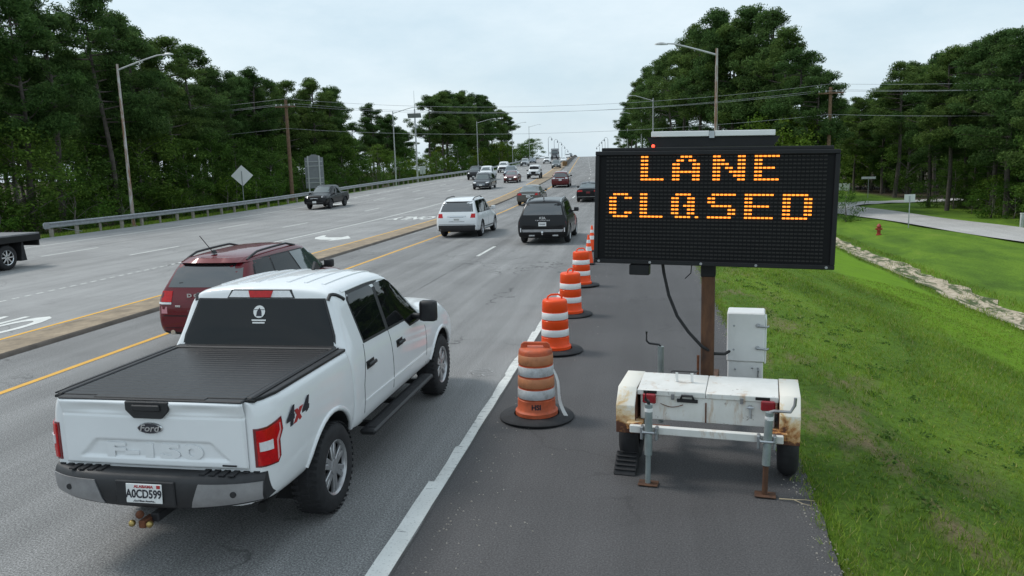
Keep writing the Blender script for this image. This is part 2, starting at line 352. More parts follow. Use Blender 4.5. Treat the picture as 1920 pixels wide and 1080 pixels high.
def flatshape(name, me, X, Y0, sx, sy, rot, mat):
    """lettering laid on the road"""
    M2 = Matrix.Rotation(rot, 4, 'Z') @ Matrix.Diagonal((sx, sy, 1, 1)); me.transform(M2)
    for vv in me.vertices:
        yy = Y0 + vv.co.y; vv.co = (X + cx(yy) + vv.co.x, yy, zr(yy) + .006)
    return tag(link(name, me, mat), kind='structure')
def poly_me(poly):
    me = bpy.data.meshes.new('p'); me.from_pydata([(p[0], p[1], 0) for p in poly], [], [list(range(len(poly)))]); me.update(); return me
for yc in (46.4, 14.0): flatshape('road_lettering', text_me('ONLY', 1.0, 0, .03), -14.2, yc, 1.0, 3.3, math.pi, 'paint_white')
arrow = [(-.95, -.05), (-.3, -.75), (-.3, -.32), (.35, -.36), (.72, -.55), (.95, -.95), (1.12, -.95), (1.05, -.4), (.75, 0), (.3, .22), (-.3, .25), (-.3, .65)]
flatshape('road_arrow', poly_me(arrow), -14.2, 33.3, 1.0, 1.9, math.pi, 'paint_white')
flatshape('road_arrow', poly_me([(-.12, -1.4), (.12, -1.4), (.12, .3), (.5, .3), (0, 1.4), (-.5, .3), (-.12, .3)]), -25.6, 63, 1.3, 1.5, math.pi * .98, 'paint_white')
ribbon('lane_joint', -5.781, -5.769, 12, 120, 'joint_seal', wob=.012); ribbon('lane_joint', -1.945, -1.925, -8, 90, 'joint_seal', wob=.012)
plain('chalk', (.36, .36, .36), .9, var=.3, vscale=40)
flatshape('survey_mark', text_me('024', .34, 0, -.008), -2.45, 11.1, .8, 1.5, -1.1, 'chalk')

# side road, paved ditch
def pathsheet(name, pts, hw, mat, dz):
    P = [Vector((*p, 0)) for p in pts]; v = []; f = []; Q = []
    for i in range(len(P) - 1):
        p0, p1, p2, p3 = P[max(i - 1, 0)], P[i], P[i + 1], P[min(i + 2, len(P) - 1)]
        for k in range(8):
            t = k / 8; Q.append(.5 * ((2 * p1) + (p2 - p0) * t + (2 * p0 - 5 * p1 + 4 * p2 - p3) * t * t + (3 * p1 - p0 - 3 * p2 + p3) * t ** 3))
    Q.append(P[-1])
    for i, q in enumerate(Q):
        d = (Q[min(i + 1, len(Q) - 1)] - Q[max(i - 1, 0)]).normalized(); nrm = Vector((d.y, -d.x, 0))
        for s in (-1, -.33, .33, 1):
            r = q + nrm * hw * s; v.append((r.x, r.y, gz(r.x, r.y) + dz))
    for i in range(len(Q) - 1):
        for j in range(3): f.append((i * 4 + j, i * 4 + j + 1, i * 4 + j + 5, i * 4 + j + 4))
    return tag(pyd(name, v, f, mat), kind='structure')
pathsheet('side_road', [(30, -12), (25.6, 18), (22.0, 43), (19.8, 58), (18.1, 71), (17.0, 82), (16.6, 95), (17.2, 112)], 2.35, 'side_road_chip', .08)
pathsheet('side_road', [(17.6, 79), (21, 82.5), (26, 84.5), (36, 87), (60, 90)], 1.9, 'side_road_chip', .09)
mt, N, Lk, b = newmat('ditch_paving'); b.inputs['Roughness'].default_value = .95
v, vs = mapped(N, Lk, (1, .3, 1))
c1 = ramp(N, Lk, noise(N, Lk, v, 5, 8, .7), [(.3, (.20, .165, .12)), (.5, (.46, .38, .28)), (.7, (.62, .54, .43))])
k1 = ramp(N, Lk, noise(N, Lk, vs, 2.3, 8, .75, .6), [(.47, 0.0), (.55, 1.0)])
Lk.new(mixc(N, Lk, k1, c1, (.06, .085, .025)), b.inputs['Base Color'])
bp = N.new('ShaderNodeBump'); bp.inputs['Strength'].default_value = 1; bp.inputs['Distance'].default_value = .04; Lk.new(noise(N, Lk, v, 9, 6, .7), bp.inputs['Height']); Lk.new(bp.outputs[0], b.inputs['Normal'])
dy = [8 + .8 * i for i in range(90)]; rr = random.Random(5); dj = {Y: rr.uniform(-.16, .16) for Y in dy}
tag(sheet('ditch', [lambda Y: 10.92 + dj[Y] * 1.3, lambda Y: 11.2, 11.5, 11.85, lambda Y: 12.2 + dj[Y] * 1.2], dy, lambda x, Y: gz(x + cx(Y), Y) + .03, 'ditch_paving', smooth=179), kind='structure')

# ------------------------------------------------------------------ guardrails
def swept(name, prof, ys, xf, zf, mat, parent, smooth=30):
    """profile (dx, dz) swept along the road"""
    v = []; f = []; n = len(prof)
    for Y in ys:
        for dx, dz in prof: v.append((cx(Y) + xf(Y) + dx, Y, zf(Y) + dz))
    for i in range(len(ys) - 1):
        for j in range(n): f.append((i * n + j, i * n + (j + 1) % n, (i + 1) * n + (j + 1) % n, (i + 1) * n + j))
    f.append(list(range(n))[::-1]); f.append([(len(ys) - 1) * n + j for j in range(n)])
    return pyd(name, v, f, mat, parent, smooth)
WB = [(.0, .0), (.045, .03), (.045, .09), (.0, .125), (.0, .185), (.045, .22), (.045, .28), (0, .31)]
WB = WB + [(x - .012, z) for x, z in WB[::-1]]
gr = empty('guardrail', (0, 0, 0)); tag(gr, 'long galvanised steel guardrail on posts along the far left edge of the road', 'guardrail')
gy = [36.0 + 1.9 * i for i in range(70)] + [170 + 8 * i for i in range(33)]
grx = lambda Y: edL(Y) - .12
swept('rail', WB, gy, grx, lambda Y: zr(Y) + .46, 'galvanised', gr)
pm = MB().box((0, 0, .33), (.15, .18, .78), .012).build('post', 'wood_post', gr)
pm.location = (cx(36.4) + grx(36.4) - .17, 36.4, zr(36.4))
for i in range(1, 62):
    Y = 36.4 + 1.9 * i; c = pm.copy(); COL.objects.link(c); c.parent = gr; c.location = (cx(Y) + grx(Y) - .17, Y, zr(Y))
    if i % 3 == 2: c.scale = (.7, .6, 1)
t = MB(); t.prism([(0, 0), (.3, -.02), (.42, .05), (.42, .28), (.3, .34), (0, .33)], .05, Matrix.Translation((cx(36) + grx(36) + .02, 36.05, .45)) @ Matrix(((0, 0, 1, 0), (-1, 0, 0, 0), (0, 1, 0, 0), (0, 0, 0, 1))), .01)
t.build('end_terminal', 'galvanised', gr)
MB().tube([(cx(38) + grx(37) - .1, 36.6, .5), (cx(38) + grx(37) - .1, 38.6, .1)], .015, 6).build('anchor_cable', 'galvanised', gr)
# barrier in the median further up the hill
br = empty('median_barrier', (0, 0, 0)); tag(br, 'low weathered median barrier wall running uphill between the carriageways', 'barrier')
swept('wall', [(-.28, 0), (-.28, .1), (-.12, .35), (-.08, .82), (.08, .82), (.12, .35), (.28, .1), (.28, 0)], [176 + 8 * i for i in range(34)], lambda Y: -11.2, lambda Y: zr(Y) + .06, 'kerb_dark', br)
cc = tag(empty('crash_cushion', (cx(172) - 11.2, 172, zr(172) + .1), -hd(172)), 'brown rounded crash cushion at the near end of the median barrier', 'barrier')
plain('cushion_brown', (.22, .13, .055), .8, var=.4, vscale=3, dirt=.5)
for i in range(3): MB().lathe([(0, 0), (.5, 0), (.52, .1), (.5, .5), (.52, .55), (.5, .95), (.46, 1.0), (0, 1.02)], 20, Matrix.Translation((0, i * 1.0, 0))).build('barrel', 'cushion_brown', cc)

# ------------------------------------------------------------------ poles and signs
def street_light(base, h, arm, side, label, group, rise=.75, rust=False, r=.11, head=.75):
    e = tag(empty('street_light', base), label, 'street light', group); x, y, z = 0, 0, 0
    MB().cyl((0, 0, 0), (0, 0, .05), r * 1.9, n=12).cyl((0, 0, .05), (0, 0, h), r, r * .62, 14).build('pole', 'galv_rust' if rust else 'galv_pole', e)
    s = side; pts = [(0, 0, h - .35), (s * arm * .25, 0, h - .35 + rise * .30), (s * arm * .6, 0, h - .35 + rise * .70), (s * arm * .86, 0, h - .35 + rise * .96), (s * arm, 0, h - .35 + rise)]
    MB().tube(pts, r * .5, 8, r * .33).build('arm', 'galv_pole', e)
    MB().lathe([(0, -.02), (head * .5, 0), (head * .46, .07), (head * .2, .13), (0, .15)], 14, Matrix.Translation((s * (arm + head * .4), 0, h - .40 + rise)) @ Matrix.Rotation(s * -.05, 4, 'Y') @ Matrix.Diagonal((1, .34, 1, 1))).build('lamp_head', 'galv_pole', e)
    return e
mt, N, Lk, b = newmat('galv_rust'); b.inputs['Roughness'].default_value = .7; b.inputs['Metallic'].default_value = .3
v, vs = mapped(N, Lk, (6, 6, .7)); k1 = ramp(N, Lk, noise(N, Lk, vs, 1.2, 7, .7), [(.42, 0.0), (.56, .9)])
Lk.new(mixc(N, Lk, k1, (.5, .5, .49), (.23, .11, .05)), b.inputs['Base Color'])
LG = 'street lights along the left roadside'
street_light((-31.35, 43.4, gz(-31.35, 43.4)), 9.75, 3.1, 1, 'nearest tall street light on the left, rising behind the guardrail end', LG, rust=True)
street_light((-36.1, 110, gz(-36.1, 110)), 10.9, 3.4, 1, 'second street light on the left, beside the slim pole with a solar panel', LG)
street_light((-35.6, 165, gz(-35.6, 165)), 11.2, 3.6, 1, 'third street light on the left, in front of dense far trees', LG)
street_light((-38.2, 225, gz(-38.2, 225)), 11.9, 3.6, 1, 'fourth street light on the left, near the end of the tree line', LG)
street_light((-40.6, 275, gz(-40.6, 275)), 12.2, 3.6, 1, 'farthest of the long-armed street lights on the left', LG)
RG = 'street lights along the right roadside'
street_light((3.9, 46, gz(3.9, 46)), 9.55, 2.75, -1, 'nearest right street light with rust-streaked pole rising behind the message board', RG, rust=True)
street_light((.9, 100, gz(.9, 100)), 9.9, 2.6, -1, 'street light with its arm against the right pine grove, second from the front', RG)
street_light((-.7, 130, gz(-.7, 130)), 9.1, 2.8, -1, 'street light standing clear below the left edge of the right pine grove', RG)
street_light((-4.2, 185, gz(-4.2, 185)), 10.0, 2.8, -1, 'small far street light at the foot of the right trees', RG)
def bridge_lamp(base, h, s, label, group):
    e = tag(empty('bridge_lamp', base), label, 'street light', group)
    MB().cyl((0, 0, 0), (0, 0, h), .13, .09, 8).tube([(0, 0, h - .1), (s * .25, 0, h + .45), (s * .8, 0, h + .75), (s * 1.35, 0, h + .5), (s * 1.5, 0, h)], .07, 6).build('pole', 'sign_grey', e)
    MB().lathe([(0, .5), (.12, .45), (.3, 0), (.24, -.5), (0, -.55)], 10, Matrix.Translation((s * 1.5, 0, h - .3))).build('lamp_head', 'sign_grey', e)
for i, (X, Y, zt) in enumerate([(-40.6, 330, 14.4), (-40.4, 350, 13.9), (-40.9, 372, 13.2), (-41.8, 395, 12.0), (-42.5, 418, 10.5)]): bridge_lamp((X, Y, zr(Y) - .3), zt - zr(Y) - .3, 1, 'hooked lamp on the distant crest, left of the traffic', 'hooked lamps on the left of the crest')
for i, (X, Y, zt) in enumerate([(-15.6, 330, 13.4), (-18.3, 360, 13.1), (-21.2, 390, 12.7), (-24, 415, 11.6)]): bridge_lamp((X, Y, zr(Y) - .3), zt - zr(Y) - .3, -1, 'hooked lamp on the distant crest, right of the empty lanes', 'hooked lamps on the right of the crest')
def utility_pole(base, h, label, arms):
    e = tag(empty('utility_pole', base), label, 'utility pole'); MB().cyl((0, 0, 0), (0, 0, h), .19, .13, 12).build('pole', 'wood_pole', e)
    for zz, l, rz in arms:
        MB().box((0, -.16, zz), (l, .1, .13), .01).build('crossarm', 'wood_pole', e)
        for s in (-.46, -.2, .2, .46): MB().lathe([(0, 0), (.05, .02), (.06, .08), (.035, .12), (.05, .17), (0, .2)], 8, Matrix.Translation((s * l, -.16, zz + .065))).build('insulator', 'sign_back', e)
    return e
UL = (-33.4, 70, gz(-33.4, 70)); UR = (14.9, 68.5, gz(14.9, 68.5))
utility_pole(UL, 9.75 - UL[2], 'brown wooden utility pole behind the left guardrail', [(9.1 - UL[2], 2.0, 0)])
utility_pole(UR, 8.7 - UR[2], 'wooden utility pole at the right end of the pine grove behind the message board', [(8.2 - UR[2], 2.0, 0)])
def wire(a, b, sag, label, group):
    a, b = Vector(a), Vector(b); pts = [a.lerp(b, t / 24) - Vector((0, 0, sag * 4 * (t / 24) * (1 - t / 24))) for t in range(25)]
    tag(MB().tube(pts, .012, 5).build('power_line', 'wire'), label, 'power line', group)
for dx, dz in ((-.9, 0.25), (0.0, .75), (.9, .25)):
    wire((UL[0] + dx, 70, 9.1 + dz), (UR[0] + dx, 68.5, 8.2 + dz), 1.25, 'thin upper power line strung across the road between the two wooden poles', 'upper power lines over the road')
    wire((UL[0] + dx, 70, 9.1 + dz), (-75 + dx, 62, 8.2 + dz), .8, 'thin power line running from the left wooden pole into the trees', 'power lines into the left trees')
    wire((UR[0] + dx, 68.5, 8.2 + dz), (52 + dx * .6, 52, 7.9 + dz), .9, 'thin power line running right from the pole across the right trees', 'power lines across the right trees')
wire((UL[0], 69.8, 7.1), (UR[0], 68.3, 6.5), 1.0, 'single lower cable strung across the road below the power lines', None)
wire((UR[0], 68.3, 6.5), (52, 51.8, 6.1), .8, 'single lower cable in front of the right trees', None)
wire((UL[0], 69.8, 7.1), (-75, 61.8, 6.2), .7, 'single lower cable reaching into the left trees', None)
e = tag(empty('road_sign', (-31.75, 57.8, gz(-31.75, 57.8))), 'white diamond sign seen from behind on a thin post by the left guardrail', 'sign')
MB().prism([(.95, 0), (0, .83), (-.95, 0), (0, -.83)], .006, Matrix.Translation((0, .02, 2.75)) @ Matrix(((1, 0, 0, 0), (0, 0, 1, 0), (0, 1, 0, 0), (0, 0, 0, 1)))).build('panel', 'plate_white', e)
MB().box((0, -.015, 1.5), (.05, .035, 3.2), .004).build('post', 'galvanised', e)
e = tag(empty('guide_sign', (-32.8, 74, gz(-32.8, 74))), 'large grey back of an arched sign on two posts behind the dark pickup', 'sign')
zz = 1.35 - gz(-32.8, 74); arch = [(-.98, 0), (.98, 0), (.98, 3.05), (.75, 3.05)] + [(.75 - 1.5 * (i / 10), 3.05 + .30 * math.sin(math.pi * i / 10)) for i in range(1, 10)] + [(-.75, 3.05), (-.98, 3.05)]
MB().prism(arch, .03, Matrix.Translation((0, .06, zz)) @ Matrix(((1, 0, 0, 0), (0, 0, 1, 0), (0, 1, 0, 0), (0, 0, 0, 1)))).build('panel', 'sign_grey', e)
for s in (-.6, .6): MB().box((s, -.02, (zz + 3.2) / 2), (.12, .1, zz + 3.2), .01).build('post', 'sign_back', e)
for q in (.55, 1.0, 2.2, 2.65): MB().box((0, .02, zz + q), (1.8, .05, .07)).build('rail', 'sign_back', e)
e = tag(empty('road_sign', (-32.6, 112, gz(-32.6, 112))), 'small white rectangular sign back behind the far guardrail', 'sign')
MB().box((0, 0, 2.75 - e.location.z), (.85, .02, 1.15), .004).build('panel', 'sign_back', e); MB().box((0, -.03, (2.75 - e.location.z) / 2), (.06, .05, 2.75 - e.location.z)).build('post', 'galvanised', e)
e = tag(empty('sensor_pole', (-34.6, 116, gz(-34.6, 116))), 'slim tall pole with a small solar panel and antenna by the left trees', 'pole')
MB().cyl((0, 0, 0), (0, 0, 11.2), .14, .1, 10).cyl((0, 0, 11.2), (0, 0, 13.9), .035, .02, 6).build('pole', 'galv_pole', e)
MB().box((0, -.25, 10.2), (2.1, .05, .75), 0, Matrix.Rotation(.5, 3, 'X')).build('solar_panel', 'sign_grey', e); MB().box((.18, -.2, 8.6), (.35, .3, .6), .02).build('cabinet', 'sign_back', e)
# right-hand side small things
e = tag(empty('fire_hydrant', (14.5, 52, gz(14.5, 52))), 'small red fire hydrant on the grass by the side road', 'fire hydrant')
plain('hydrant_red', (.30, .03, .02), .5)
MB().lathe([(0, 0), (.17, 0), (.17, .06), (.11, .08), (.11, .5), (.15, .52), (.15, .57), (.12, .62), (.07, .7), (0, .74)], 12).cyl((-.2, 0, .4), (.2, 0, .4), .06, n=8).cyl((0, -.2, .36), (0, 0, .36), .07, n=8).build('body', 'hydrant_red', e)
e = tag(empty('road_sign', (17.0, 54.5, gz(17.0, 54.5))), 'white rectangular sign back on a post beside the side road', 'sign')
MB().box((0, 0, 1.95), (.66, .015, .5), .003).build('panel', 'sign_back', e); MB().box((0, -.03, 1.05), (.05, .04, 2.1)).build('post', 'galvanised', e)
e = tag(empty('marker_post', (23.4, 53.6, gz(23.4, 53.6))), 'short pale marker post beyond the side road', 'post')
MB().box((0, 0, .42), (.2, .14, .84), .02).box((0, 0, .87), (.23, .17, .08), .02).build('post', 'sign_back', e)
e = tag(empty('street_name_sign', (24.6, 93, gz(24.6, 93))), 'tee-shaped street name sign at the side road bend', 'sign')
MB().box((0, 0, 1.15), (.06, .06, 2.3)).build('post', 'galvanised', e); MB().box((0, 0, 2.3), (1.5, .04, .26), .003).build('panel', 'sign_back', e)
e = tag(empty('notice_board', (24.4, 104, gz(24.4, 104))), 'low white notice board far off by the side road', 'sign')
MB().box((0, 0, .95), (1.8, .05, .9), .004).build('panel', 'plate_white', e)
for s in (-.8, .8): MB().box((s, .04, .6), (.09, .09, 1.2)).build('post', 'galvanised', e)
e = tag(empty('small_house', (22.5, 116, gz(22.5, 116))), 'tiny grey gabled house far off right of the message board', 'house')
MB().box((0, 0, 1.2), (4, 5, 2.4)).build('wall', 'concrete', e)
MB().prism([(-2.4, 2.3), (2.4, 2.3), (0, 3.7)], 5.4, Matrix.Translation((0, 2.7, 0)) @ Matrix(((1, 0, 0, 0), (0, 0, -1, 0), (0, 1, 0, 0), (0, 0, 0, 1)))).build('roof', 'sign_grey', e)
MB().box((.3, -2.52, 1.0), (.9, .06, 2.0)).build('door', 'wood_pole', e); MB().box((-1.1, -2.52, 1.4), (.8, .06, .9)).build('window', 'glass_dark', e)
# ------------------------------------------------------------------ vehicles: shared builders
def sec(y, zb, zs, zt, wm, ws, wt, crown=.02, wb=None):
    """half section of a body, from the bottom centre round to the roof centre"""
    wb = wb if wb is not None else wm - .12
    zt = max(zt, zb + .1); zs = min(zs, zt - .03); h = zs - zb; g = zt - zs; e = min(.07, g * .35)
    return (y, [(0, zb), (wb, zb), (wm - .025, zb + .07 * min(1, h / .3)), (wm, zb + .45 * h), (wm - .01, zb + .8 * h), (ws, zs), (lerp(ws, wt, .55), zs + .5 * g), (wt + .02, zt - e), (wt - .11, zt - e * .1), (0, zt + crown)])
def loft_mesh(secs, level=2, arches=(), aw=2.4, dark_below=True):
    """sections -> mirrored, subdivided closed body with wheel openings (y, z, r)"""
    v = []; f = []; n = len(secs[0][1]); full = 2 * n - 2
    for y, h in secs:
        v += [(x, y, z) for x, z in h] + [(-x, y, z) for x, z in h[-2:0:-1]]
    for i in range(len(secs) - 1):
        for j in range(full): f.append((i * full + j, i * full + (j + 1) % full, (i + 1) * full + (j + 1) % full, (i + 1) * full + j))
    f.append(list(range(full))[::-1]); f.append([(len(secs) - 1) * full + j for j in range(full)])
    me = bpy.data.meshes.new('body'); me.from_pydata(v, [], f); me.update()
    bm = bmesh.new(); bm.from_mesh(me); bmesh.ops.recalc_face_normals(bm, faces=bm.faces); bm.to_mesh(me); bm.free()
    o = bpy.data.objects.new('t', me); COL.objects.link(o); s = o.modifiers.new('s', 'SUBSURF'); s.levels = level; s.render_levels = level
    cut = None
    if arches:
        c = MB()
        for y, z, r in arches: c.cyl((-aw / 2, y, z), (aw / 2, y, z), r, n=32)
        cut = c.build('c', None, None, None); bo = o.modifiers.new('b', 'BOOLEAN'); bo.operation = 'DIFFERENCE'; bo.object = cut; bo.solver = 'EXACT'
    bpy.context.view_layer.update(); dg = bpy.context.evaluated_depsgraph_get()
    out = bpy.data.meshes.new_from_object(o.evaluated_get(dg)); out.materials.clear()
    bpy.data.objects.remove(o); bpy.data.meshes.remove(me)
    if cut: cm = cut.data; bpy.data.objects.remove(cut); bpy.data.meshes.remove(cm)
    for p in out.polygons:
        c = p.center; p.material_index = 0
        if dark_below and p.normal.z < -.6 and c.z < .75: p.material_index = 1
        for y, z, r in arches:
            d = math.hypot(c.y - y, c.z - z)
            if d < r + .004 and p.normal.x ** 2 < .25: p.material_index = 1
    return out
def bvh_of(me):
    return BVHTree.FromPolygons([v.co.copy() for v in me.vertices], [tuple(p.vertices) for p in me.polygons])
def patch(name, bvh, poly, d, mat, parent, off=.004, step=.12, thick=.012, smooth=40, label=None):
    """panel that hugs the body: poly (u, z) seen along d, dropped on the surface"""
    top = abs(d[2]) > .9
    d = Vector(d).normalized(); u = Vector((1, 0, 0)) if top else d.cross(Vector((0, 0, 1))); vv = Vector((0, 1, 0)) if top else Vector((0, 0, 1))
    bm = bmesh.new(); bm.faces.new([bm.verts.new((p[0], p[1], 0)) for p in poly])
    xs = [p[0] for p in poly]; ys = [p[1] for p in poly]
    for ax, lo, hi in ((0, min(xs), max(xs)), (1, min(ys), max(ys))):
        k = max(1, int((hi - lo) / step))
        for i in range(1, k + 1 if k > 1 else 1):
            c = lo + (hi - lo) * i / (k + 1)
            bmesh.ops.bisect_plane(bm, geom=bm.verts[:] + bm.edges[:] + bm.faces[:], plane_co=(c, 0, 0) if ax == 0 else (0, c, 0), plane_no=(1, 0, 0) if ax == 0 else (0, 1, 0))
    dead = []
    for p in bm.verts:
        q = u * p.co.x + vv * p.co.y
        hit, nrm, _, _ = bvh.ray_cast(q - d * 6, d)
        if hit is None: dead.append(p)
        else: p.co = hit - d * off * (1.0 if nrm.dot(d) < -.5 else 1.6)
    if dead: bmesh.ops.delete(bm, geom=dead, context='VERTS')
    if not bm.faces: bm.free(); return None
    bmesh.ops.recalc_face_normals(bm, faces=bm.faces)
    if sum((f.normal.dot(d) for f in bm.faces)) > 0: bmesh.ops.reverse_faces(bm, faces=bm.faces)
    be = [e for e in bm.edges if e.is_boundary]
    r = bmesh.ops.extrude_edge_only(bm, edges=be); bmesh.ops.translate(bm, vec=d * (thick + off), verts=[g for g in r['geom'] if isinstance(g, bmesh.types.BMVert)])
    bmesh.ops.recalc_face_normals(bm, faces=bm.faces)
    me = bpy.data.meshes.new(name); bm.to_mesh(me); bm.free(); o = link(name, me, mat, parent, smooth)
    if label: o['label'] = label
    return o
RD, FD, RS, LS = (0, 1, 0), (0, -1, 0), (-1, 0, 0), (1, 0, 0)     # looking at the rear, the front, the right and the left side
def sides(name, bvh, poly, mat, parent, **k):
    a = patch(name, bvh, poly, RS, mat, parent, **k); b_ = patch(name, bvh, [(-p[0], p[1]) for p in poly][::-1], LS, mat, parent, **k); return a, b_
def front(poly): return [(-p[0], p[1]) for p in poly][::-1]
def mirx(poly): return [(-p[0], p[1]) for p in poly][::-1]
def strip(pts, w):
    """thin polygon along a polyline of two points"""
    (a, b_), (c, d) = pts; l = math.hypot(c - a, d - b_); nx, ny = -(d - b_) / l * w / 2, (c - a) / l * w / 2
    return [(a + nx, b_ + ny), (a - nx, b_ - ny), (c - nx, d - ny), (c + nx, d + ny)]
WC = {}
def wheel(parent, x, y, r, w, rimr, spokes=5, rim='alloy', tread=False, z=None):
    key = (r, w, rimr, spokes, rim, tread); AX = Matrix.Rotation(math.pi / 2, 4, 'Y')
    if key not in WC:
        t = MB(); h = w / 2
        t.lathe([(rimr - .01, -h + .03), (rimr, -h + .005), (rimr + .02, -h), (r - .05, -h), (r - .012, -h + .03), (r, -h + .055), (r, h - .055), (r - .012, h - .03), (r - .05, h), (rimr + .02, h), (rimr, h - .005), (rimr - .01, h - .03)], 40, AX)
        if tread:
            for i in range(44):
                for q in (-1, 0, 1):
                    a = (i + (.5 if q else 0)) * 2 * math.pi / 44
                    t.box((q * w * .34, -math.sin(a) * r, math.cos(a) * r), (w * .26, .030, .008), .004, Matrix.Rotation(a, 3, 'X'))
        tm = t.build('wheel', 'rubber', None, 40); m1 = tm.data; bpy.data.objects.remove(tm)
        t = MB(); t.mi = 1
        t.lathe([(rimr, h - .02), (rimr - .02, h - .05), (rimr - .03, 0), (0, -.02)], 28, AX)
        t.mi = 0; t.lathe([(rimr + .004, h - .012), (rimr - .004, h - .006), (rimr - .022, h - .02), (rimr - .03, h - .05)], 32, AX)
        t.lathe([(.075, h - .05), (.07, h - .02), (.03, h - .012), (0, h - .012)], 16, AX)
        for i in range(spokes):
            a = i * 2 * math.pi / spokes
            for da in ((-.16, .16) if spokes <= 6 else (0,)):
                c = MB(); t.prism([(-.030, .03), (.030, .03), (.021, rimr - .015), (-.021, rimr - .015)], .03, Matrix.Rotation(a + da, 4, 'X') @ Matrix.Translation((h - .055, 0, 0)) @ Matrix(((0, 0, 1, 0), (1, 0, 0, 0), (0, 1, 0, 0), (0, 0, 0, 1))), .006)
        tm = t.build('rim', [rim, 'underbody'], None, 35); m2 = tm.data; bpy.data.objects.remove(tm); WC[key] = (m1, m2)
    m1, m2 = WC[key]; o = bpy.data.objects.new('wheel', m1); COL.objects.link(o); o.parent = parent; o.location = (x, y, r if z is None else z)
    if x < 0: o.rotation_euler = (0, 0, math.pi)
    q = bpy.data.objects.new('rim', m2); COL.objects.link(q); q.parent = o; return o
def plate(parent, x, y, z, txt, d, mat='plate_white', tilt=0):
    p = MB().box((0, 0, 0), (.305, .008, .152), .004).build('licence_plate', mat, parent); p.location = (x, y, z); p.rotation_euler = (tilt, 0, 0 if d == RD else math.pi)
    if txt == '-':                                               # characters too small to read: a dark smudge of strokes
        q = MB()
        for i in range(6): q.box((-.095 + .038 * i, -.005, 0), (.02, .002, .06))
        q.build('plate_characters', 'ink', p, None)
    elif txt: MB().mesh(text_me(txt, .095, .001, .003, 0, .78), Matrix.Translation((0, -.006, 0)) @ REAR).build('plate_characters', 'ink', p, None)
    return p
def mirrors(parent, x, y, z, mat, s=1.0):
    for sg in (-1, 1): MB().box((sg * (x + .11), y, z), (.2 * s, .12 * s, .17 * s), .035, None, 2).box((sg * x, y, z - .06), (.12, .06, .05), .01).build('mirror', mat, parent, 60)
def rails(parent, bvh, x, y0, y1, mat='black_plastic', h=.07):
    for s in (-1, 1):
        def rz(y):
            hit = bvh.ray_cast(Vector((s * x, y, 5)), Vector((0, 0, -1)))[0]; return hit.z if hit else 1.6
        n = 10; pts = [(s * x, lerp(y0, y1, i / n), rz(lerp(y0, y1, i / n)) + h * min(1, 5 * min(i / n, 1 - i / n)) - .01) for i in range(n + 1)]
        MB().tube(pts, .022, 8).build('roof_rail', mat, parent, 60)
def place(name, label, cat, X, Y, oncoming=False, group=None, z=None, yaw=0):
    sl = math.atan((zr(Y + 1.5) - zr(Y - 1.5)) / 3); h = hd(Y) + yaw
    e = empty(name, (X, Y, (zr(Y) if z is None else z) + .004)); e.rotation_euler = (sl if not oncoming else -sl, 0, -h + (math.pi if oncoming else 0))
    return tag(e, label, cat, group)

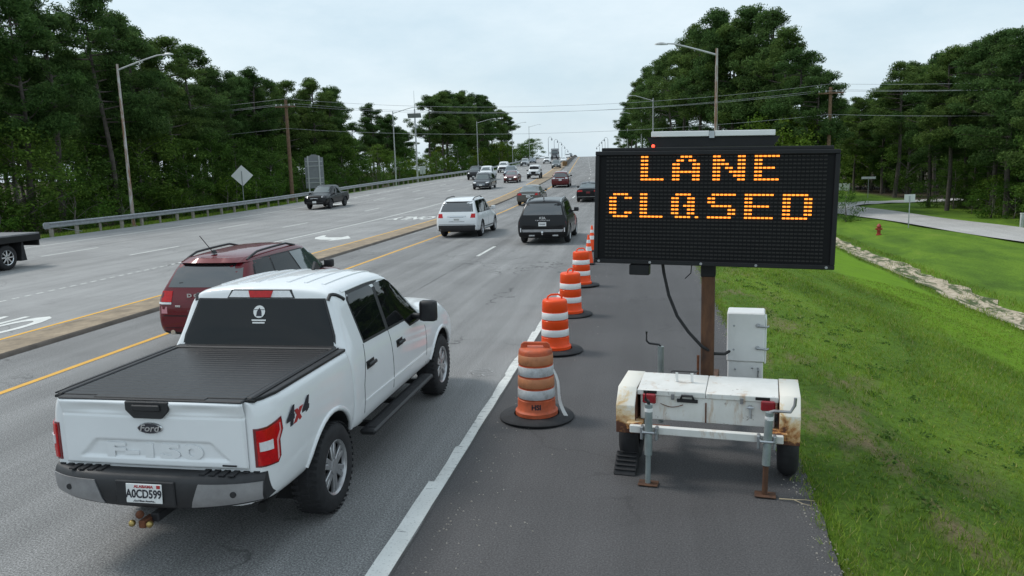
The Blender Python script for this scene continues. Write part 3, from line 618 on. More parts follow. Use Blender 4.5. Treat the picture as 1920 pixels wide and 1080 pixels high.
def car(root, kind, L, W, H, paint, wb=2.8, lvl=2, view='rear', glass='glass_dark', belt=1.02, hood=1.0, wr=.35, plate_txt=None, rim='alloy', rail=False, cladding=None, opt=()):
    """passenger car around root: +Y is its front, origin on the ground mid-wheelbase"""
    r, F, w = -L / 2, L / 2, W / 2; ya = -wb / 2 - (0 if kind != 'sedan' else .02); yf = wb / 2
    if kind in ('suv', 'van'):
        hl = 1.25 if kind == 'suv' else .95
        S = [sec(r, .42, .62, .78, w - .16, w - .2, w - .24), sec(r + .03, .34, .72, .90, w - .07, w - .09, w - .14), sec(r + .10, .27, belt - .04, belt + .04, w - .02, w - .07, w - .15),
             sec(r + .17, .25, belt, belt + .20, w, w - .08, w - .18), sec(r + .42, .24, belt, H - .12, w, w - .07, w - .27), sec(r + .62, .23, belt, H - .035, w, w - .07, w - .28), sec(-.2, .22, belt - .01, H, w, w - .07, w - .27),
             sec(F - hl - .95, .22, belt - .03, H - .03, w, w - .07, w - .27), sec(F - hl - .72, .22, belt - .03, H - .10, w, w - .07, w - .28), sec(F - hl - .02, .22, belt - .05, hood + .07, w, w - .08, w - .22), sec(F - hl + .1, .22, belt - .07, hood + .03, w, w - .09, w - .24),
             sec(F - .45, .23, belt - .16, hood - .07, w - .02, w - .12, w - .28), sec(F - .16, .25, .72, hood - .2, w - .09, w - .17, w - .32), sec(F - .03, .28, .6, hood - .32, w - .2, w - .25, w - .38), sec(F, .34, .55, hood - .4, w - .3, w - .34, w - .42)]
    elif kind == 'sedan':
        hl = 1.15
        S = [sec(r, .40, .64, .86, w - .16, w - .19, w - .24), sec(r + .02, .33, .78, 1.0, w - .07, w - .10, w - .16), sec(r + .07, .26, .92, 1.055, w - .03, w - .09, w - .17), sec(r + .62, .22, .95, 1.06, w, w - .08, w - .2), sec(r + .78, .22, .96, 1.12, w, w - .08, w - .24),
             sec(r + 1.38, .2, .97, H - .04, w, w - .08, w - .32), sec(r + 1.7, .2, .97, H, w, w - .08, w - .32), sec(-.0, .2, .96, H + .005, w, w - .08, w - .31), sec(F - hl - .85, .2, .94, H - .06, w, w - .08, w - .32), sec(F - hl - .02, .2, .92, hood + .04, w, w - .09, w - .24), sec(F - hl + .1, .2, .9, hood, w, w - .1, w - .26),
             sec(F - .4, .22, .8, hood - .1, w - .03, w - .13, w - .3), sec(F - .12, .24, .66, hood - .24, w - .12, w - .2, w - .36), sec(F, .3, .52, hood - .4, w - .3, w - .34, w - .42)]
    elif kind == 'pickup':
        hl = 1.35; cb = F - hl - 2.35        # cab back
        S = [sec(r, .5, .68, .82, w - .1, w - .12, w - .16), sec(r + .04, .45, .8, .95, w - .05, w - .08, w - .12), sec(r + .1, .42, .98, 1.12, w - .02, w - .06, w - .1), sec(r + .2, .4, 1.06, 1.16, w, w - .05, w - .06), sec(cb - .06, .38, 1.08, 1.17, w, w - .05, w - .06),
             sec(cb, .37, 1.08, 1.25, w - .01, w - .06, w - .2), sec(cb + .08, .36, 1.09, H - .1, w - .01, w - .07, w - .27), sec(cb + .25, .36, 1.09, H - .01, w - .01, w - .07, w - .28), sec(F - hl - 1.2, .36, 1.08, H, w - .01, w - .07, w - .27), sec(F - hl - .85, .36, 1.07, H - .06, w - .01, w - .07, w - .28),
             sec(F - hl - .05, .36, 1.04, hood + .1, w - .01, w - .08, w - .24), sec(F - hl + .1, .36, 1.02, hood + .06, w, w - .08, w - .22), sec(F - .4, .36, .98, hood, w, w - .09, w - .22), sec(F - .14, .38, .88, hood - .09, w - .05, w - .12, w - .24), sec(F - .03, .42, .74, hood - .25, w - .14, w - .18, w - .3), sec(F, .46, .66, hood - .36, w - .22, w - .26, w - .36)]
    elif kind == 'jeep':
        hl = 1.35; f_ = w - .16
        S = [sec(r, .5, .8, 1.0, f_ - .04, f_ - .06, f_ - .1), sec(r + .05, .45, 1.0, 1.25, f_, f_ - .02, f_ - .06), sec(r + .1, .42, 1.1, H - .15, f_, f_ - .02, f_ - .1), sec(r + .2, .4, 1.12, H - .01, f_, f_ - .02, f_ - .1), sec(-.3, .4, 1.12, H, f_, f_ - .02, f_ - .1), sec(F - hl - .42, .4, 1.12, H - .02, f_, f_ - .02, f_ - .1), sec(F - hl - .34, .4, 1.12, H - .1, f_, f_ - .02, f_ - .1),
             sec(F - hl, .4, 1.1, 1.22, f_, f_ - .03, f_ - .08), sec(F - hl + .1, .4, 1.08, 1.2, f_ - .03, f_ - .08, f_ - .14), sec(F - .3, .42, 1.02, 1.15, f_ - .12, f_ - .16, f_ - .2), sec(F - .18, .5, 1.0, 1.1, f_ - .14, f_ - .17, f_ - .2), sec(F - .15, .52, .95, 1.05, f_ - .16, f_ - .19, f_ - .24)]
    tr = .36 if kind in ('suv', 'van') else .33 if kind == 'sedan' else .39
    arches = [(ya, tr, tr + .055), (yf, tr, tr + .055)] if kind != 'jeep' else []
    me = loft_mesh(S, lvl, arches); bv = bvh_of(me); link('body', me, [paint, 'underbody'], root, 50)
    for x in (-1, 1):
        for y in (ya, yf): wheel(root, x * (w - .125), y, tr, .225, tr * .66, 5, rim)
    P = lambda *a, **k: patch(a[0], bv, a[1], a[2], a[3], root, **k)
    Sd = lambda n, poly, m_, **k: sides(n, bv, poly, m_, root, **k)
    # glass
    if kind in ('suv', 'van'):
        zb_, zt_ = belt + .05, H - .15; a0, a1 = r + .40, r + .62; f0, f1 = F - hl - .18, F - hl - .78
        Sd('window_trim', [(a0 - .02, zb_ - .02), (f0 + .05, zb_ - .03), (f1 + .02, zt_ + .02), (a1, zt_ + .02)], 'black_plastic', off=.003)
        q = [lerp(a0, f0, t) for t in (0, .27, .62, 1)]; qt = [lerp(a1, f1, t) for t in (0, .27, .62, 1)]
        for i in range(3): Sd('side_window', [(q[i] + .03, zb_), (q[i + 1] - .03, zb_ - .0), (qt[i + 1] - .03, zt_), (qt[i] + .03, zt_)], glass if i == 2 else 'glass_dark', off=.007)
        P('rear_window', [(-w + .22, belt + .10), (w - .22, belt + .10), (w - .32, H - .17), (-w + .32, H - .17)], RD, 'glass_mirror')
        P('windscreen', front([(-w + .2, hood + .10), (w - .2, hood + .10), (w - .34, H - .09), (-w + .34, H - .09)]), FD, glass)
        dsp = [q[1], q[2], f0 - .02]
    elif kind == 'sedan':
        zb_, zt_ = .99, H - .10; a0, a1 = r + .85, r + 1.35; f0, f1 = F - hl - .2, F - hl - .8
        Sd('window_trim', [(a0 - .02, zb_ - .02), (f0 + .04, zb_ - .04), (f1, zt_ + .02), (a1 + .2, zt_ + .03)], 'black_plastic', off=.003)
        q = [lerp(a0, f0, t) for t in (0, .46, 1)]; qt = [lerp(a1 + .2, f1, t) for t in (0, .42, 1)]
        for i in range(2): Sd('side_window', [(q[i] + .04, zb_), (q[i + 1] - .03, zb_), (qt[i + 1] - .03, zt_), (qt[i] + .03, zt_)], glass, off=.007)
        P('rear_window', [(-w + .24, 1.09), (w - .24, 1.09), (w - .38, H - .07), (-w + .38, H - .07)], RD, glass)
        P('windscreen', front([(-w + .22, hood + .07), (w - .22, hood + .07), (w - .38, H - .08), (-w + .38, H - .08)]), FD, glass)
        dsp = [q[1], f0 - .02]
    elif kind == 'pickup':
        zb_, zt_ = 1.13, H - .13; a0, a1 = cb + .2, cb + .26; f0, f1 = F - hl - .2, F - hl - .82; mid = lerp(a0, f0, .42)
        Sd('window_trim', [(a0 - .02, zb_ - .02), (f0 + .04, zb_ - .04), (f1, zt_ + .02), (a1, zt_ + .02)], 'black_plastic', off=.003)
        for (x0, x1, t0, t1) in ((a0 + .02, mid - .05, a1 + .02, mid - .05), (mid + .03, f0 - .02, mid + .03, f1 - .03)): Sd('side_window', [(x0, zb_), (x1, zb_), (t1, zt_), (t0, zt_)], 'glass_dark', off=.007)
        P('rear_window', [(-w + .3, 1.3), (w - .3, 1.3), (w - .34, H - .16), (-w + .34, H - .16)], RD, 'glass_dark')
        P('windscreen', front([(-w + .18, hood + .13), (w - .18, hood + .13), (w - .3, H - .1), (-w + .3, H - .1)]), FD, glass)
        P('bed_dark_patch', [(-w + .12, r + .16), (w - .12, r + .16), (w - .12, cb - .1), (-w + .12, cb - .1)], (0, 0, -1), 'underbody', off=.004)  # dark patch on the closed bed top, painted shade of an open bed
        dsp = [cb + .1, mid, f0 - .02]
    else:
        zb_, zt_ = 1.2, H - .12
        Sd('side_window', [(r + .25, zb_), (-.5, zb_), (-.5, zt_), (r + .28, zt_)], 'glass_dark'); Sd('side_window', [(-.42, zb_), (F - hl - .16, zb_), (F - hl - .44, zt_), (-.42, zt_)], 'glass_dark')
        P('windscreen', front([(-w + .28, 1.27), (w - .28, 1.27), (w - .33, H - .13), (-w + .33, H - .13)]), FD, 'glass_dark')
        Sd('roof_top', [(r + .1, H - .09), (F - hl - .45, H - .09), (F - hl - .47, H - .07), (r + .1, H - .07)], 'black_plastic')
        dsp = [-.46, F - hl - .1]
    if lvl >= 2:
        for y in dsp: Sd('door_seam', strip([(y, .36), (y + .02, (zb_ - .02))], .012), 'underbody', off=.002)
        for y in dsp[1:]: Sd('door_handle', [(y - .24, zb_ - .17), (y - .06, zb_ - .17), (y - .06, zb_ - .13), (y - .24, zb_ - .13)], paint if 'chromehandle' not in opt else 'chrome', off=.022, thick=.02)
    mirrors(root, w - .08, (F - hl - .32), belt + .12 if kind != 'sedan' else 1.03, 'black_plastic' if 'blackmirror' in opt or kind in ('jeep',) else paint)
    if rail: rails(root, bv, w - .33, r + .55, F - hl - 1.15, rail)
    if cladding:
        P('rear_bumper_trim', [(-w + .02, .3), (w - .02, .3), (w - .02, cladding), (-w + .02, cladding)], RD, 'black_plastic', off=.012)
        Sd('sill_trim', [(ya + tr + .08, .26), (yf - tr - .08, .26), (yf - tr - .08, .42), (ya + tr + .08, .42)], 'black_plastic', off=.012)
    return dict(r=r, F=F, w=w, bv=bv, P=P, Sd=Sd, H=H, belt=belt, hood=hood, ya=ya, yf=yf, tr=tr, root=root)
def tail(c, z0, z1, xin, mat='lamp_red', side=.28, top=None):
    w = c['w']
    for s in (1, -1):
        pl = [(xin, z0), (w - .012, z0), (w - .012, z1), (xin - (0 if top is None else top), z1)]
        patch('tail_lamp', c['bv'], pl if s > 0 else mirx(pl), RD, mat, c['root'], off=.01)
    c['Sd']('tail_lamp', [(c['r'] + .06, z0 + .02), (c['r'] + side, z0 + .06), (c['r'] + side, z1 - .02), (c['r'] + .06, z1)], mat, off=.01)
def nose(c, zl, hl=.13, grille=(.3, .62), lamp='lamp_clear', gm='black_plastic', gw=.62, lw=.42):
    """headlamps, grille, lower intake and plate on the front"""
    w = c['w']; P = c['P']
    for s in (1, -1):
        pl = [(w - .1 - lw, zl), (w - .08, zl + .03), (w - .10, zl + hl), (w - .1 - lw, zl + hl - .03)]
        P('headlamp', front(pl if s > 0 else mirx(pl)), FD, lamp, off=.014)
    P('grille', front([(-gw, grille[0]), (gw, grille[0]), (gw + .03, grille[1]), (-gw - .03, grille[1])]), FD, gm, off=.008)
    P('lower_intake', front([(-w + .3, .3), (w - .3, .3), (w - .26, grille[0] - .06), (-w + .26, grille[0] - .06)]), FD, 'black_plastic', off=.008)

# ------------------------------------------------------------------ the cars
GO, IN = 'vehicles driving away in the right carriageway', 'vehicles coming down the left carriageway'
# red crossover beside the white pickup
plain('sticker_pink', (.6, .25, .28), .5)
e = place('crossover', 'dark red crossover with black roof rails beyond the white pickup', 'car', -7.62, 14.6, group=GO)
c = car(e, 'suv', 4.89, 1.86, 1.68, 'car_red', wb=2.89, glass='glass_light', rail='black_plastic', opt=('blackmirror',)); r, w, P, Sd = c['r'], c['w'], c['P'], c['Sd']
P('roof_spoiler', [(-w + .27, 1.525), (w - .27, 1.525), (w - .3, 1.60), (-w + .3, 1.60)], RD, 'car_red', off=.09, thick=.1)
tail(c, .875, 1.06, w - .33, 'lamp_red', .34)
for s in (1, -1): patch('reverse_lamp', c['bv'], [(w - .33, .835), (w - .05, .835), (w - .05, .868), (w - .33, .868)] if s > 0 else mirx([(w - .33, .835), (w - .05, .835), (w - .05, .868), (w - .33, .868)]), RD, 'lamp_clear', e, off=.016)
P('plate_recess', [(-.3, .70), (.3, .70), (.33, .93), (-.33, .93)], RD, 'car_maroon', off=.004)
plate(e, 0, r - .005, .80, '5A00', RD, 'plate_yellow')
MB().mesh(text_me('D O D G E', .085, .004, .004, 0, 1.5), Matrix.Translation((0, r + .035, .985)) @ REAR).build('emblem_letters', 'letter_silver', e, None)
MB().box((-w + .46, r - .002, .80), (.1, .008, .03), .003).build('badge', 'letter_silver', e)
P('bumper_seam', strip([(-w + .05, .63), (w - .05, .63)], .018), RD, 'underbody', off=.003); P('sticker', [(-w + .12, .67), (-w + .24, .67), (-w + .24, .79), (-w + .12, .79)], RD, 'sticker_pink', off=.004)
P('lower_bumper', [(-w + .1, .28), (w - .1, .28), (w - .05, .42), (-w + .05, .42)], RD, 'black_plastic', off=.006)
MB().cyl((-.62, r + .35, .33), (-.62, r + .02, .33), .045, n=14).build('exhaust', 'chrome', e)
MB().tube([(.02, r + .155, 1.13), (-.1, r + .2, 1.20), (-.5, r + .17, 1.19)], .013, 6).build('rear_wiper', 'black_plastic', e)
MB().tube([(-.12, r + .72, 1.64), (-.14, r + .62, 1.76), (-.18, r + .4, 2.0)], .007, 6).lathe([(0, .0), (.06, 0), (.03, .06), (0, .07)], 10, Matrix.Translation((-.12, r + .72, 1.65))).build('antenna', 'black_plastic', e)
# white SUV
e = place('sport_utility', 'white sport utility with black bumper trim hugging the yellow line', 'car', -8.12, 35.3, group=GO, yaw=.012)
c = car(e, 'suv', 4.79, 1.91, 1.74, 'car_white', wb=2.79, rail='black_plastic', cladding=.56, belt=1.04, opt=()); r, w, P = c['r'], c['w'], c['P']
tail(c, .88, 1.06, w - .34, 'lamp_red', .30, -.04)
P('tailgate_garnish', [(-.42, .93), (.42, .93), (.40, .975), (-.40, .975)], RD, 'chrome', off=.016); P('plate_recess', [(-.36, .70), (.36, .70), (.3, .92), (-.3, .92)], RD, 'bumper_grey', off=.004); plate(e, 0, r + .0, .80, '-', RD)
P('bumper_seam', strip([(-w + .15, .60), (w - .15, .60)], .016), RD, 'underbody', off=.003); P('roof_spoiler', [(-w + .27, 1.58), (w - .27, 1.58), (w - .3, 1.66), (-w + .3, 1.66)], RD, 'car_white', off=.06, thick=.1)
# black SUV
e = place('sport_utility', 'black sport utility with silver bumper bar in the middle of the right lanes', 'car', -3.95, 32.2, group=GO, yaw=.0)
c = car(e, 'suv', 5.0, 1.99, 1.75, 'car_black', wb=2.9, rail='galvanised', belt=1.05, hood=1.05, opt=('blackmirror',)); r, w, P = c['r'], c['w'], c['P']
tail(c, .76, 1.12, w - .2, 'lamp_dark_red', .26); plate(e, 0, r + .005, .80, '-', RD)
P('bumper_bar', [(-w + .22, .50), (w - .22, .50), (w - .18, .60), (-w + .18, .60)], RD, 'bumper_grey', off=.02); P('tailgate_seam', strip([(-w + .2, .66), (w - .2, .66)], .02), RD, 'underbody', off=.003)
for s in (1, -1): P('reflector', [(s * (w - .14) - .02, .5), (s * (w - .14) + .02, .5), (s * (w - .14) + .02, .66), (s * (w - .14) - .02, .66)], RD, 'lamp_clear', off=.02)
MB().mesh(text_me('KIA', .13, .005, .005, 0, 1.25), Matrix.Translation((0, r + .055, 1.03)) @ REAR).build('emblem', 'letter_silver', e, None)
MB().mesh(text_me('T E L L U R I D E', .05, .004, .003, 0, 1.6), Matrix.Translation((0, r + .04, .945)) @ REAR).build('emblem_letters', 'letter_silver', e, None)
MB().prism([(-.11, 0), (.11, 0), (.06, .09), (0, .12)], .03, Matrix.Translation((-.015, c['r'] + .62, 1.72)) @ Matrix(((0, 0, 1, 0), (1, 0, 0, 0), (0, 1, 0, 0), (0, 0, 0, 1))), .006).build('antenna', 'black_plastic', e)
MB().cyl((0, r - .08, .42), (0, r + .3, .42), .03, n=8).lathe([(0, -.05), (.045, -.03), (.05, 0), (.03, .05), (0, .055)], 10, Matrix.Translation((0, r - .08, .49))).build('tow_ball', 'chrome', e)
for s in (-.42, .5): MB().box((s, r + .03, .36), (.24, .08, .07), .02).build('exhaust', 'chrome', e)
Sdr = sides('door_decal', c['bv'], [(.6, .55), (1.2, .5), (1.35, .95), (.75, 1.0)], 'lamp_red', e, off=.004)
bpy.data.objects.remove(Sdr[1])
# grey sedan
e = place('sedan', 'grey bronze sedan ahead of the white sport utility', 'car', -8.5, 58.6, group=GO)
c = car(e, 'sedan', 4.85, 1.83, 1.45, 'car_grey', wb=2.77, glass='glass_light'); r, w, P = c['r'], c['w'], c['P']
tail(c, .78, .93, w - .44, 'lamp_red', .26, -.06); P('trunk_garnish', [(-w + .44, .83), (w - .44, .83), (w - .48, .865), (-w + .48, .865)], RD, 'chrome', off=.012); plate(e, 0, r - .012, .70, '-', RD); P('lower_bumper', [(-w + .1, .26), (w - .1, .26), (w - .05, .42), (-w + .05, .42)], RD, 'black_plastic', off=.006)
# black sedan by the board
e = place('sedan', 'black sedan in the right lane partly hidden by the message board', 'car', -4.35, 61.5, group=GO)
c = car(e, 'sedan', 4.85, 1.86, 1.47, 'car_black', wb=2.8, glass='glass_light', opt=('blackmirror',)); r, w, P = c['r'], c['w'], c['P']
tail(c, .80, .93, w - .52, 'lamp_red', .26, -.06); plate(e, 0, r - .01, .74, None, RD, 'lamp_dark_red'); P('lower_bumper', [(-w + .15, .3), (w - .15, .3), (w - .1, .5), (-w + .1, .5)], RD, 'underbody', off=.006); P('bumper_line', strip([(-w + .12, .42), (w - .12, .42)], .025), RD, 'chrome', off=.012)
MB().prism([(-.09, 0), (.09, 0), (.04, .07), (0, .09)], .03, Matrix.Translation((-.015, r + 1.5, 1.46)) @ Matrix(((0, 0, 1, 0), (1, 0, 0, 0), (0, 1, 0, 0), (0, 0, 0, 1)))).build('antenna', 'black_plastic', e)
# maroon crossover further up
e = place('crossover', 'maroon crossover climbing the hill beside the median', 'car', -8.95, 84, group=GO)
c = car(e, 'suv', 4.77, 1.89, 1.69, 'car_maroon', wb=2.74, lvl=2, opt=('blackmirror',)); r, w, P = c['r'], c['w'], c['P']
tail(c, .93, 1.07, w - .42, 'lamp_clear', .26); P('tail_bar', [(-.42, .94), (.42, .94), (.42, .985), (-.42, .985)], RD, 'chrome', off=.014); plate(e, 0, r, .82, None, RD); P('lower_bumper', [(-w + .1, .28), (w - .1, .28), (w - .05, .44), (-w + .05, .44)], RD, 'black_plastic', off=.008)
# dark pickup beside the board
e = place('pickup_truck', 'dark pickup at the left edge of the message board, farthest in the right lane', 'pickup truck', -5.4, 104, group=GO)
c = car(e, 'pickup', 5.7, 1.98, 1.9, 'car_black', wb=3.5, lvl=1, hood=1.12); tail(c, .85, 1.1, c['w'] - .18, 'lamp_dark_red', .2)
# oncoming
e = place('pickup_truck', 'black pickup alone in the outer left lane by the guardrail', 'pickup truck', -25.15, 58.9, True, IN, yaw=-.02)
c = car(e, 'pickup', 5.4, 1.91, 1.80, 'car_black', wb=3.24, glass='glass_light', hood=1.13, rim='alloy_dark', opt=('blackmirror',)); w, P = c['w'], c['P']
nose(c, .93, .13, (.66, .98), gm='underbody', gw=.50, lw=.3); plate(e, 0, c['F'] + .01, .58, None, FD)
for s in (-1, 1): MB().lathe([(0, 0), (.05, 0), (.05, .02), (0, .025)], 10, Matrix.Translation((s * .72, c['F'] - .1, .62)) @ Matrix.Rotation(-math.pi / 2, 4, 'X')).build('fog_lamp', 'lamp_clear', e)
MB().tube([(-.3, c['F'] - .0, .84), (0, c['F'] + .01, .87), (.3, c['F'] - .0, .84)], .02, 6).build('grille_emblem', 'chrome', e)
for s in (-1, 1):
    for y in (c['ya'], c['yf']):
        MB().tube([(s * (w - .0), y + math.cos(a) * .47, .39 + math.sin(a) * .47) for a in [i * math.pi / 10 for i in range(11)]], .035, 6).build('fender_flare', 'black_plastic', e)
def simple(name, label, cat, kind, X, Y, dims, paint_, zl, gr_=(.45, .68), on=True, wb=2.8, lvl=1, hood=1.0, lamp='lamp_clear', glass='glass_light', gm='black_plastic', gw=.5, belt=1.02, rail=False, lw=.36):
    e = place(name, label, cat, X, Y, on, IN if on else GO); L_, W_, H_ = dims
    c = car(e, kind, L_, W_, H_, paint_, wb=wb, lvl=lvl, hood=hood, glass=glass, belt=belt, rail=rail); nose(c, zl, .13, gr_, lamp, gm, gw, lw); plate(e, 0, c['F'] + .012, .5, None, FD); return e, c
simple('minivan', 'dark grey minivan, nearest of the oncoming cluster', 'minivan', 'van', -17.35, 83.5, (5.1, 1.98, 1.75), 'car_darkgrey', .70, (.5, .66), wb=3.08, lvl=2, hood=.98, gm='chrome', gw=.42)
simple('sedan', 'dark red sedan with lit headlamps right of the minivan', 'car', 'sedan', -16.65, 97.5, (4.86, 1.84, 1.45), 'car_maroon', .66, (.42, .68), wb=2.83, lvl=2, hood=.93, lamp='lamp_on')
simple('pickup_truck', 'black pickup at the left end of the oncoming cluster', 'pickup truck', 'pickup', -24.0, 110, (5.8, 2.0, 1.93), 'car_black', .92, (.68, 1.0), wb=3.6, hood=1.18, gw=.55)
simple('pickup_truck', 'white pickup tucked behind the dark minivan', 'pickup truck', 'pickup', -21.9, 107.5, (5.8, 1.98, 1.95), 'car_white', .94, (.7, 1.0), wb=3.6, hood=1.2, gm='car_silver')
simple('crossover', 'slate blue crossover half hidden behind the dark red sedan', 'car', 'suv', -20.3, 117.5, (4.6, 1.85, 1.66), 'car_slate', .74, wb=2.69)
simple('pickup_truck', 'white pickup with black grille behind the slate blue crossover', 'pickup truck', 'pickup', -25.2, 139, (5.9, 2.03, 1.95), 'car_white', .96, (.66, 1.04), wb=3.7, hood=1.22, gw=.62)
e, c = simple('off_roader', 'boxy white off-roader with round headlamps near the median', 'car', 'jeep', -15.35, 108.5, (4.5, 1.9, 1.86), 'car_white', .86, (.7, 1.0), wb=2.95, lvl=1, gm='underbody', gw=.3, lw=.2)
w = c['w']
for s in (-1, 1):
    for y in (c['ya'], c['yf']): MB().prism([(-.62, .0), (-.5, .24), (-.25, .36), (.25, .36), (.5, .24), (.62, .0), (.52, -.02), (.4, .17), (.2, .26), (-.2, .26), (-.4, .17), (-.52, -.02)], .2, Matrix.Translation((s * (w - .19) - .1, y, .5)) @ Matrix(((0, 0, 1, 0), (1, 0, 0, 0), (0, 1, 0, 0), (0, 0, 0, 1)))).build('fender_flare', 'car_white' if y > 0 else 'black_plastic', e)
MB().box((0, c['F'] - .02, .6), (1.7, .2, .2), .04).build('front_bumper', 'black_plastic', e)
e, c = simple('pickup_truck', 'silver pickup carrying something dark behind its cab', 'pickup truck', 'pickup', -28.3, 184, (5.7, 1.95, 1.85), 'car_silver', .9, (.6, .95), wb=3.5, hood=1.15)
MB().box((0, -1.9, 1.55), (1.2, 1.2, 1.0), .1).build('load', 'underbody', e)
simple('pickup_truck', 'white pickup high on the hill left of the lorry', 'pickup truck', 'pickup', -25.6, 205, (5.8, 2.0, 1.95), 'car_white', .94, (.7, 1.0), wb=3.6, hood=1.2)
simple('crossover', 'dark green crossover in front of the lorry near the barrier', 'car', 'suv', -17.9, 158, (4.6, 1.84, 1.66), 'car_green', .74, wb=2.69)
simple('sedan', 'small white sedan right of the dark green crossover', 'car', 'sedan', -22.6, 218, (4.6, 1.8, 1.46), 'car_white', .66, wb=2.7, hood=.95)
simple('crossover', 'white crossover beside the barrier near the crest', 'car', 'suv', -28.6, 290, (4.7, 1.9, 1.72), 'car_white', .76, wb=2.75)
simple('sedan', 'grey car just behind the white pickup high on the hill', 'car', 'sedan', -30.9, 215, (4.7, 1.85, 1.5), 'car_slate', .66, wb=2.75, hood=.95)
for X, Y, p_, q in ((-30.3, 318, 'car_darkgrey', 'dark'), (-33.6, 300, 'car_silver', 'silver'), (-33.2, 345, 'car_white', 'white')): simple('crossover', 'tiny ' + q + ' car at the crest of the hill', 'car', 'suv', X, Y, (4.7, 1.9, 1.7), p_, .76, wb=2.75)
# lorry
e = place('lorry', 'dark grey lorry with a tall cab near the crest', 'lorry', -30.2, 262, True, IN)
me = loft_mesh([sec(-2.2, .6, 1.6, 3.4, 1.2, 1.2, 1.08), sec(-.4, .5, 1.6, 3.5, 1.22, 1.2, 1.08), sec(.6, .5, 1.6, 3.2, 1.22, 1.2, 1.05), sec(.9, .5, 1.6, 2.1, 1.2, 1.15, 1.0), sec(1.0, .5, 1.5, 1.95, 1.18, 1.1, .9), sec(2.4, .5, 1.3, 1.75, 1.1, 1.0, .8), sec(2.6, .5, 1.2, 1.5, 1.05, .95, .75)], 1)
bv = bvh_of(me); link('cab', me, ['car_darkgrey', 'underbody'], e, 50)
patch('windscreen', bv, front([(-.95, 2.2), (.95, 2.2), (.9, 2.95), (-.9, 2.95)]), FD, 'glass_light', e); patch('grille', bv, front([(-.5, .8), (.5, .8), (.5, 1.5), (-.5, 1.5)]), FD, 'bumper_grey', e)
MB().box((0, -5.5, 2.3), (2.5, 6.2, 2.9), .05).build('cargo_box', 'bumper_grey', e); MB().box((0, 2.62, .62), (2.3, .25, .4), .05).build('front_bumper', 'underbody', e)
for x in (-1, 1):
    for y in (1.7, -5.6): wheel(e, x * 1.05, y, .5, .28, .3, 5, 'alloy')
    MB().box((x * 1.45, .85, 2.3), (.25, .15, .8), .03).build('mirror', 'black_plastic', e)
# flatbed lorry cut by the left edge of the picture
e = place('flatbed_truck', 'black flatbed truck leaving at the left edge of the picture', 'truck', -22.6, 24.0, True, IN)
plain('deck_grey', (.16, .16, .17), .6, var=.2)
MB().box((0, 3.2, 1.16), (2.4, 7.2, .06), .01).build('deck', 'deck_grey', e); MB().box((0, 3.2, 1.02), (2.44, 7.24, .2), .015).box((0, -.38, .93), (2.3, .08, .42), .01).build('deck_frame', 'underbody', e)
for s in (-1, 1): MB().box((s * .45, 2.8, .82), (.09, 7.6, .22)).build('chassis_rail', 'underbody', e)
MB().box((0, -.32, .62), (.9, .12, .1), .01).build('tow_bar', 'underbody', e)
for x in (-1, 1):
    for xx in (.98, .72): wheel(e, x * xx, 1.0, .43, .24, .26, 8, 'chrome')
    MB().prism([(-.12, .25), (.14, .25), (.05, .9), (-.02, .9)], .5, Matrix.Translation((x * .85 - .25, .3, 0)) @ Matrix(((0, 0, 1, 0), (1, 0, 0, 0), (0, 1, 0, 0), (0, 0, 0, 1)))).build('mud_flap', 'rubber', e)
    wheel(e, x * 1.0, 6.6, .43, .26, .26, 8, 'chrome')
me = loft_mesh([sec(5.1, .6, 1.3, 2.2, 1.0, .98, .85), sec(5.2, .55, 1.35, 2.3, 1.05, 1.0, .85), sec(6.2, .55, 1.35, 2.3, 1.05, 1.0, .85), sec(6.8, .55, 1.3, 1.55, 1.05, 1.0, .85), sec(8.0, .55, 1.2, 1.4, 1.0, .9, .7), sec(8.1, .6, 1.1, 1.25, .95, .85, .65)], 2); link('cab', me, ['car_white', 'underbody'], e, 50)
sides('side_window', bvh_of(me), [(5.4, 1.5), (6.4, 1.5), (6.15, 2.1), (5.4, 2.1)], 'glass_dark', e)
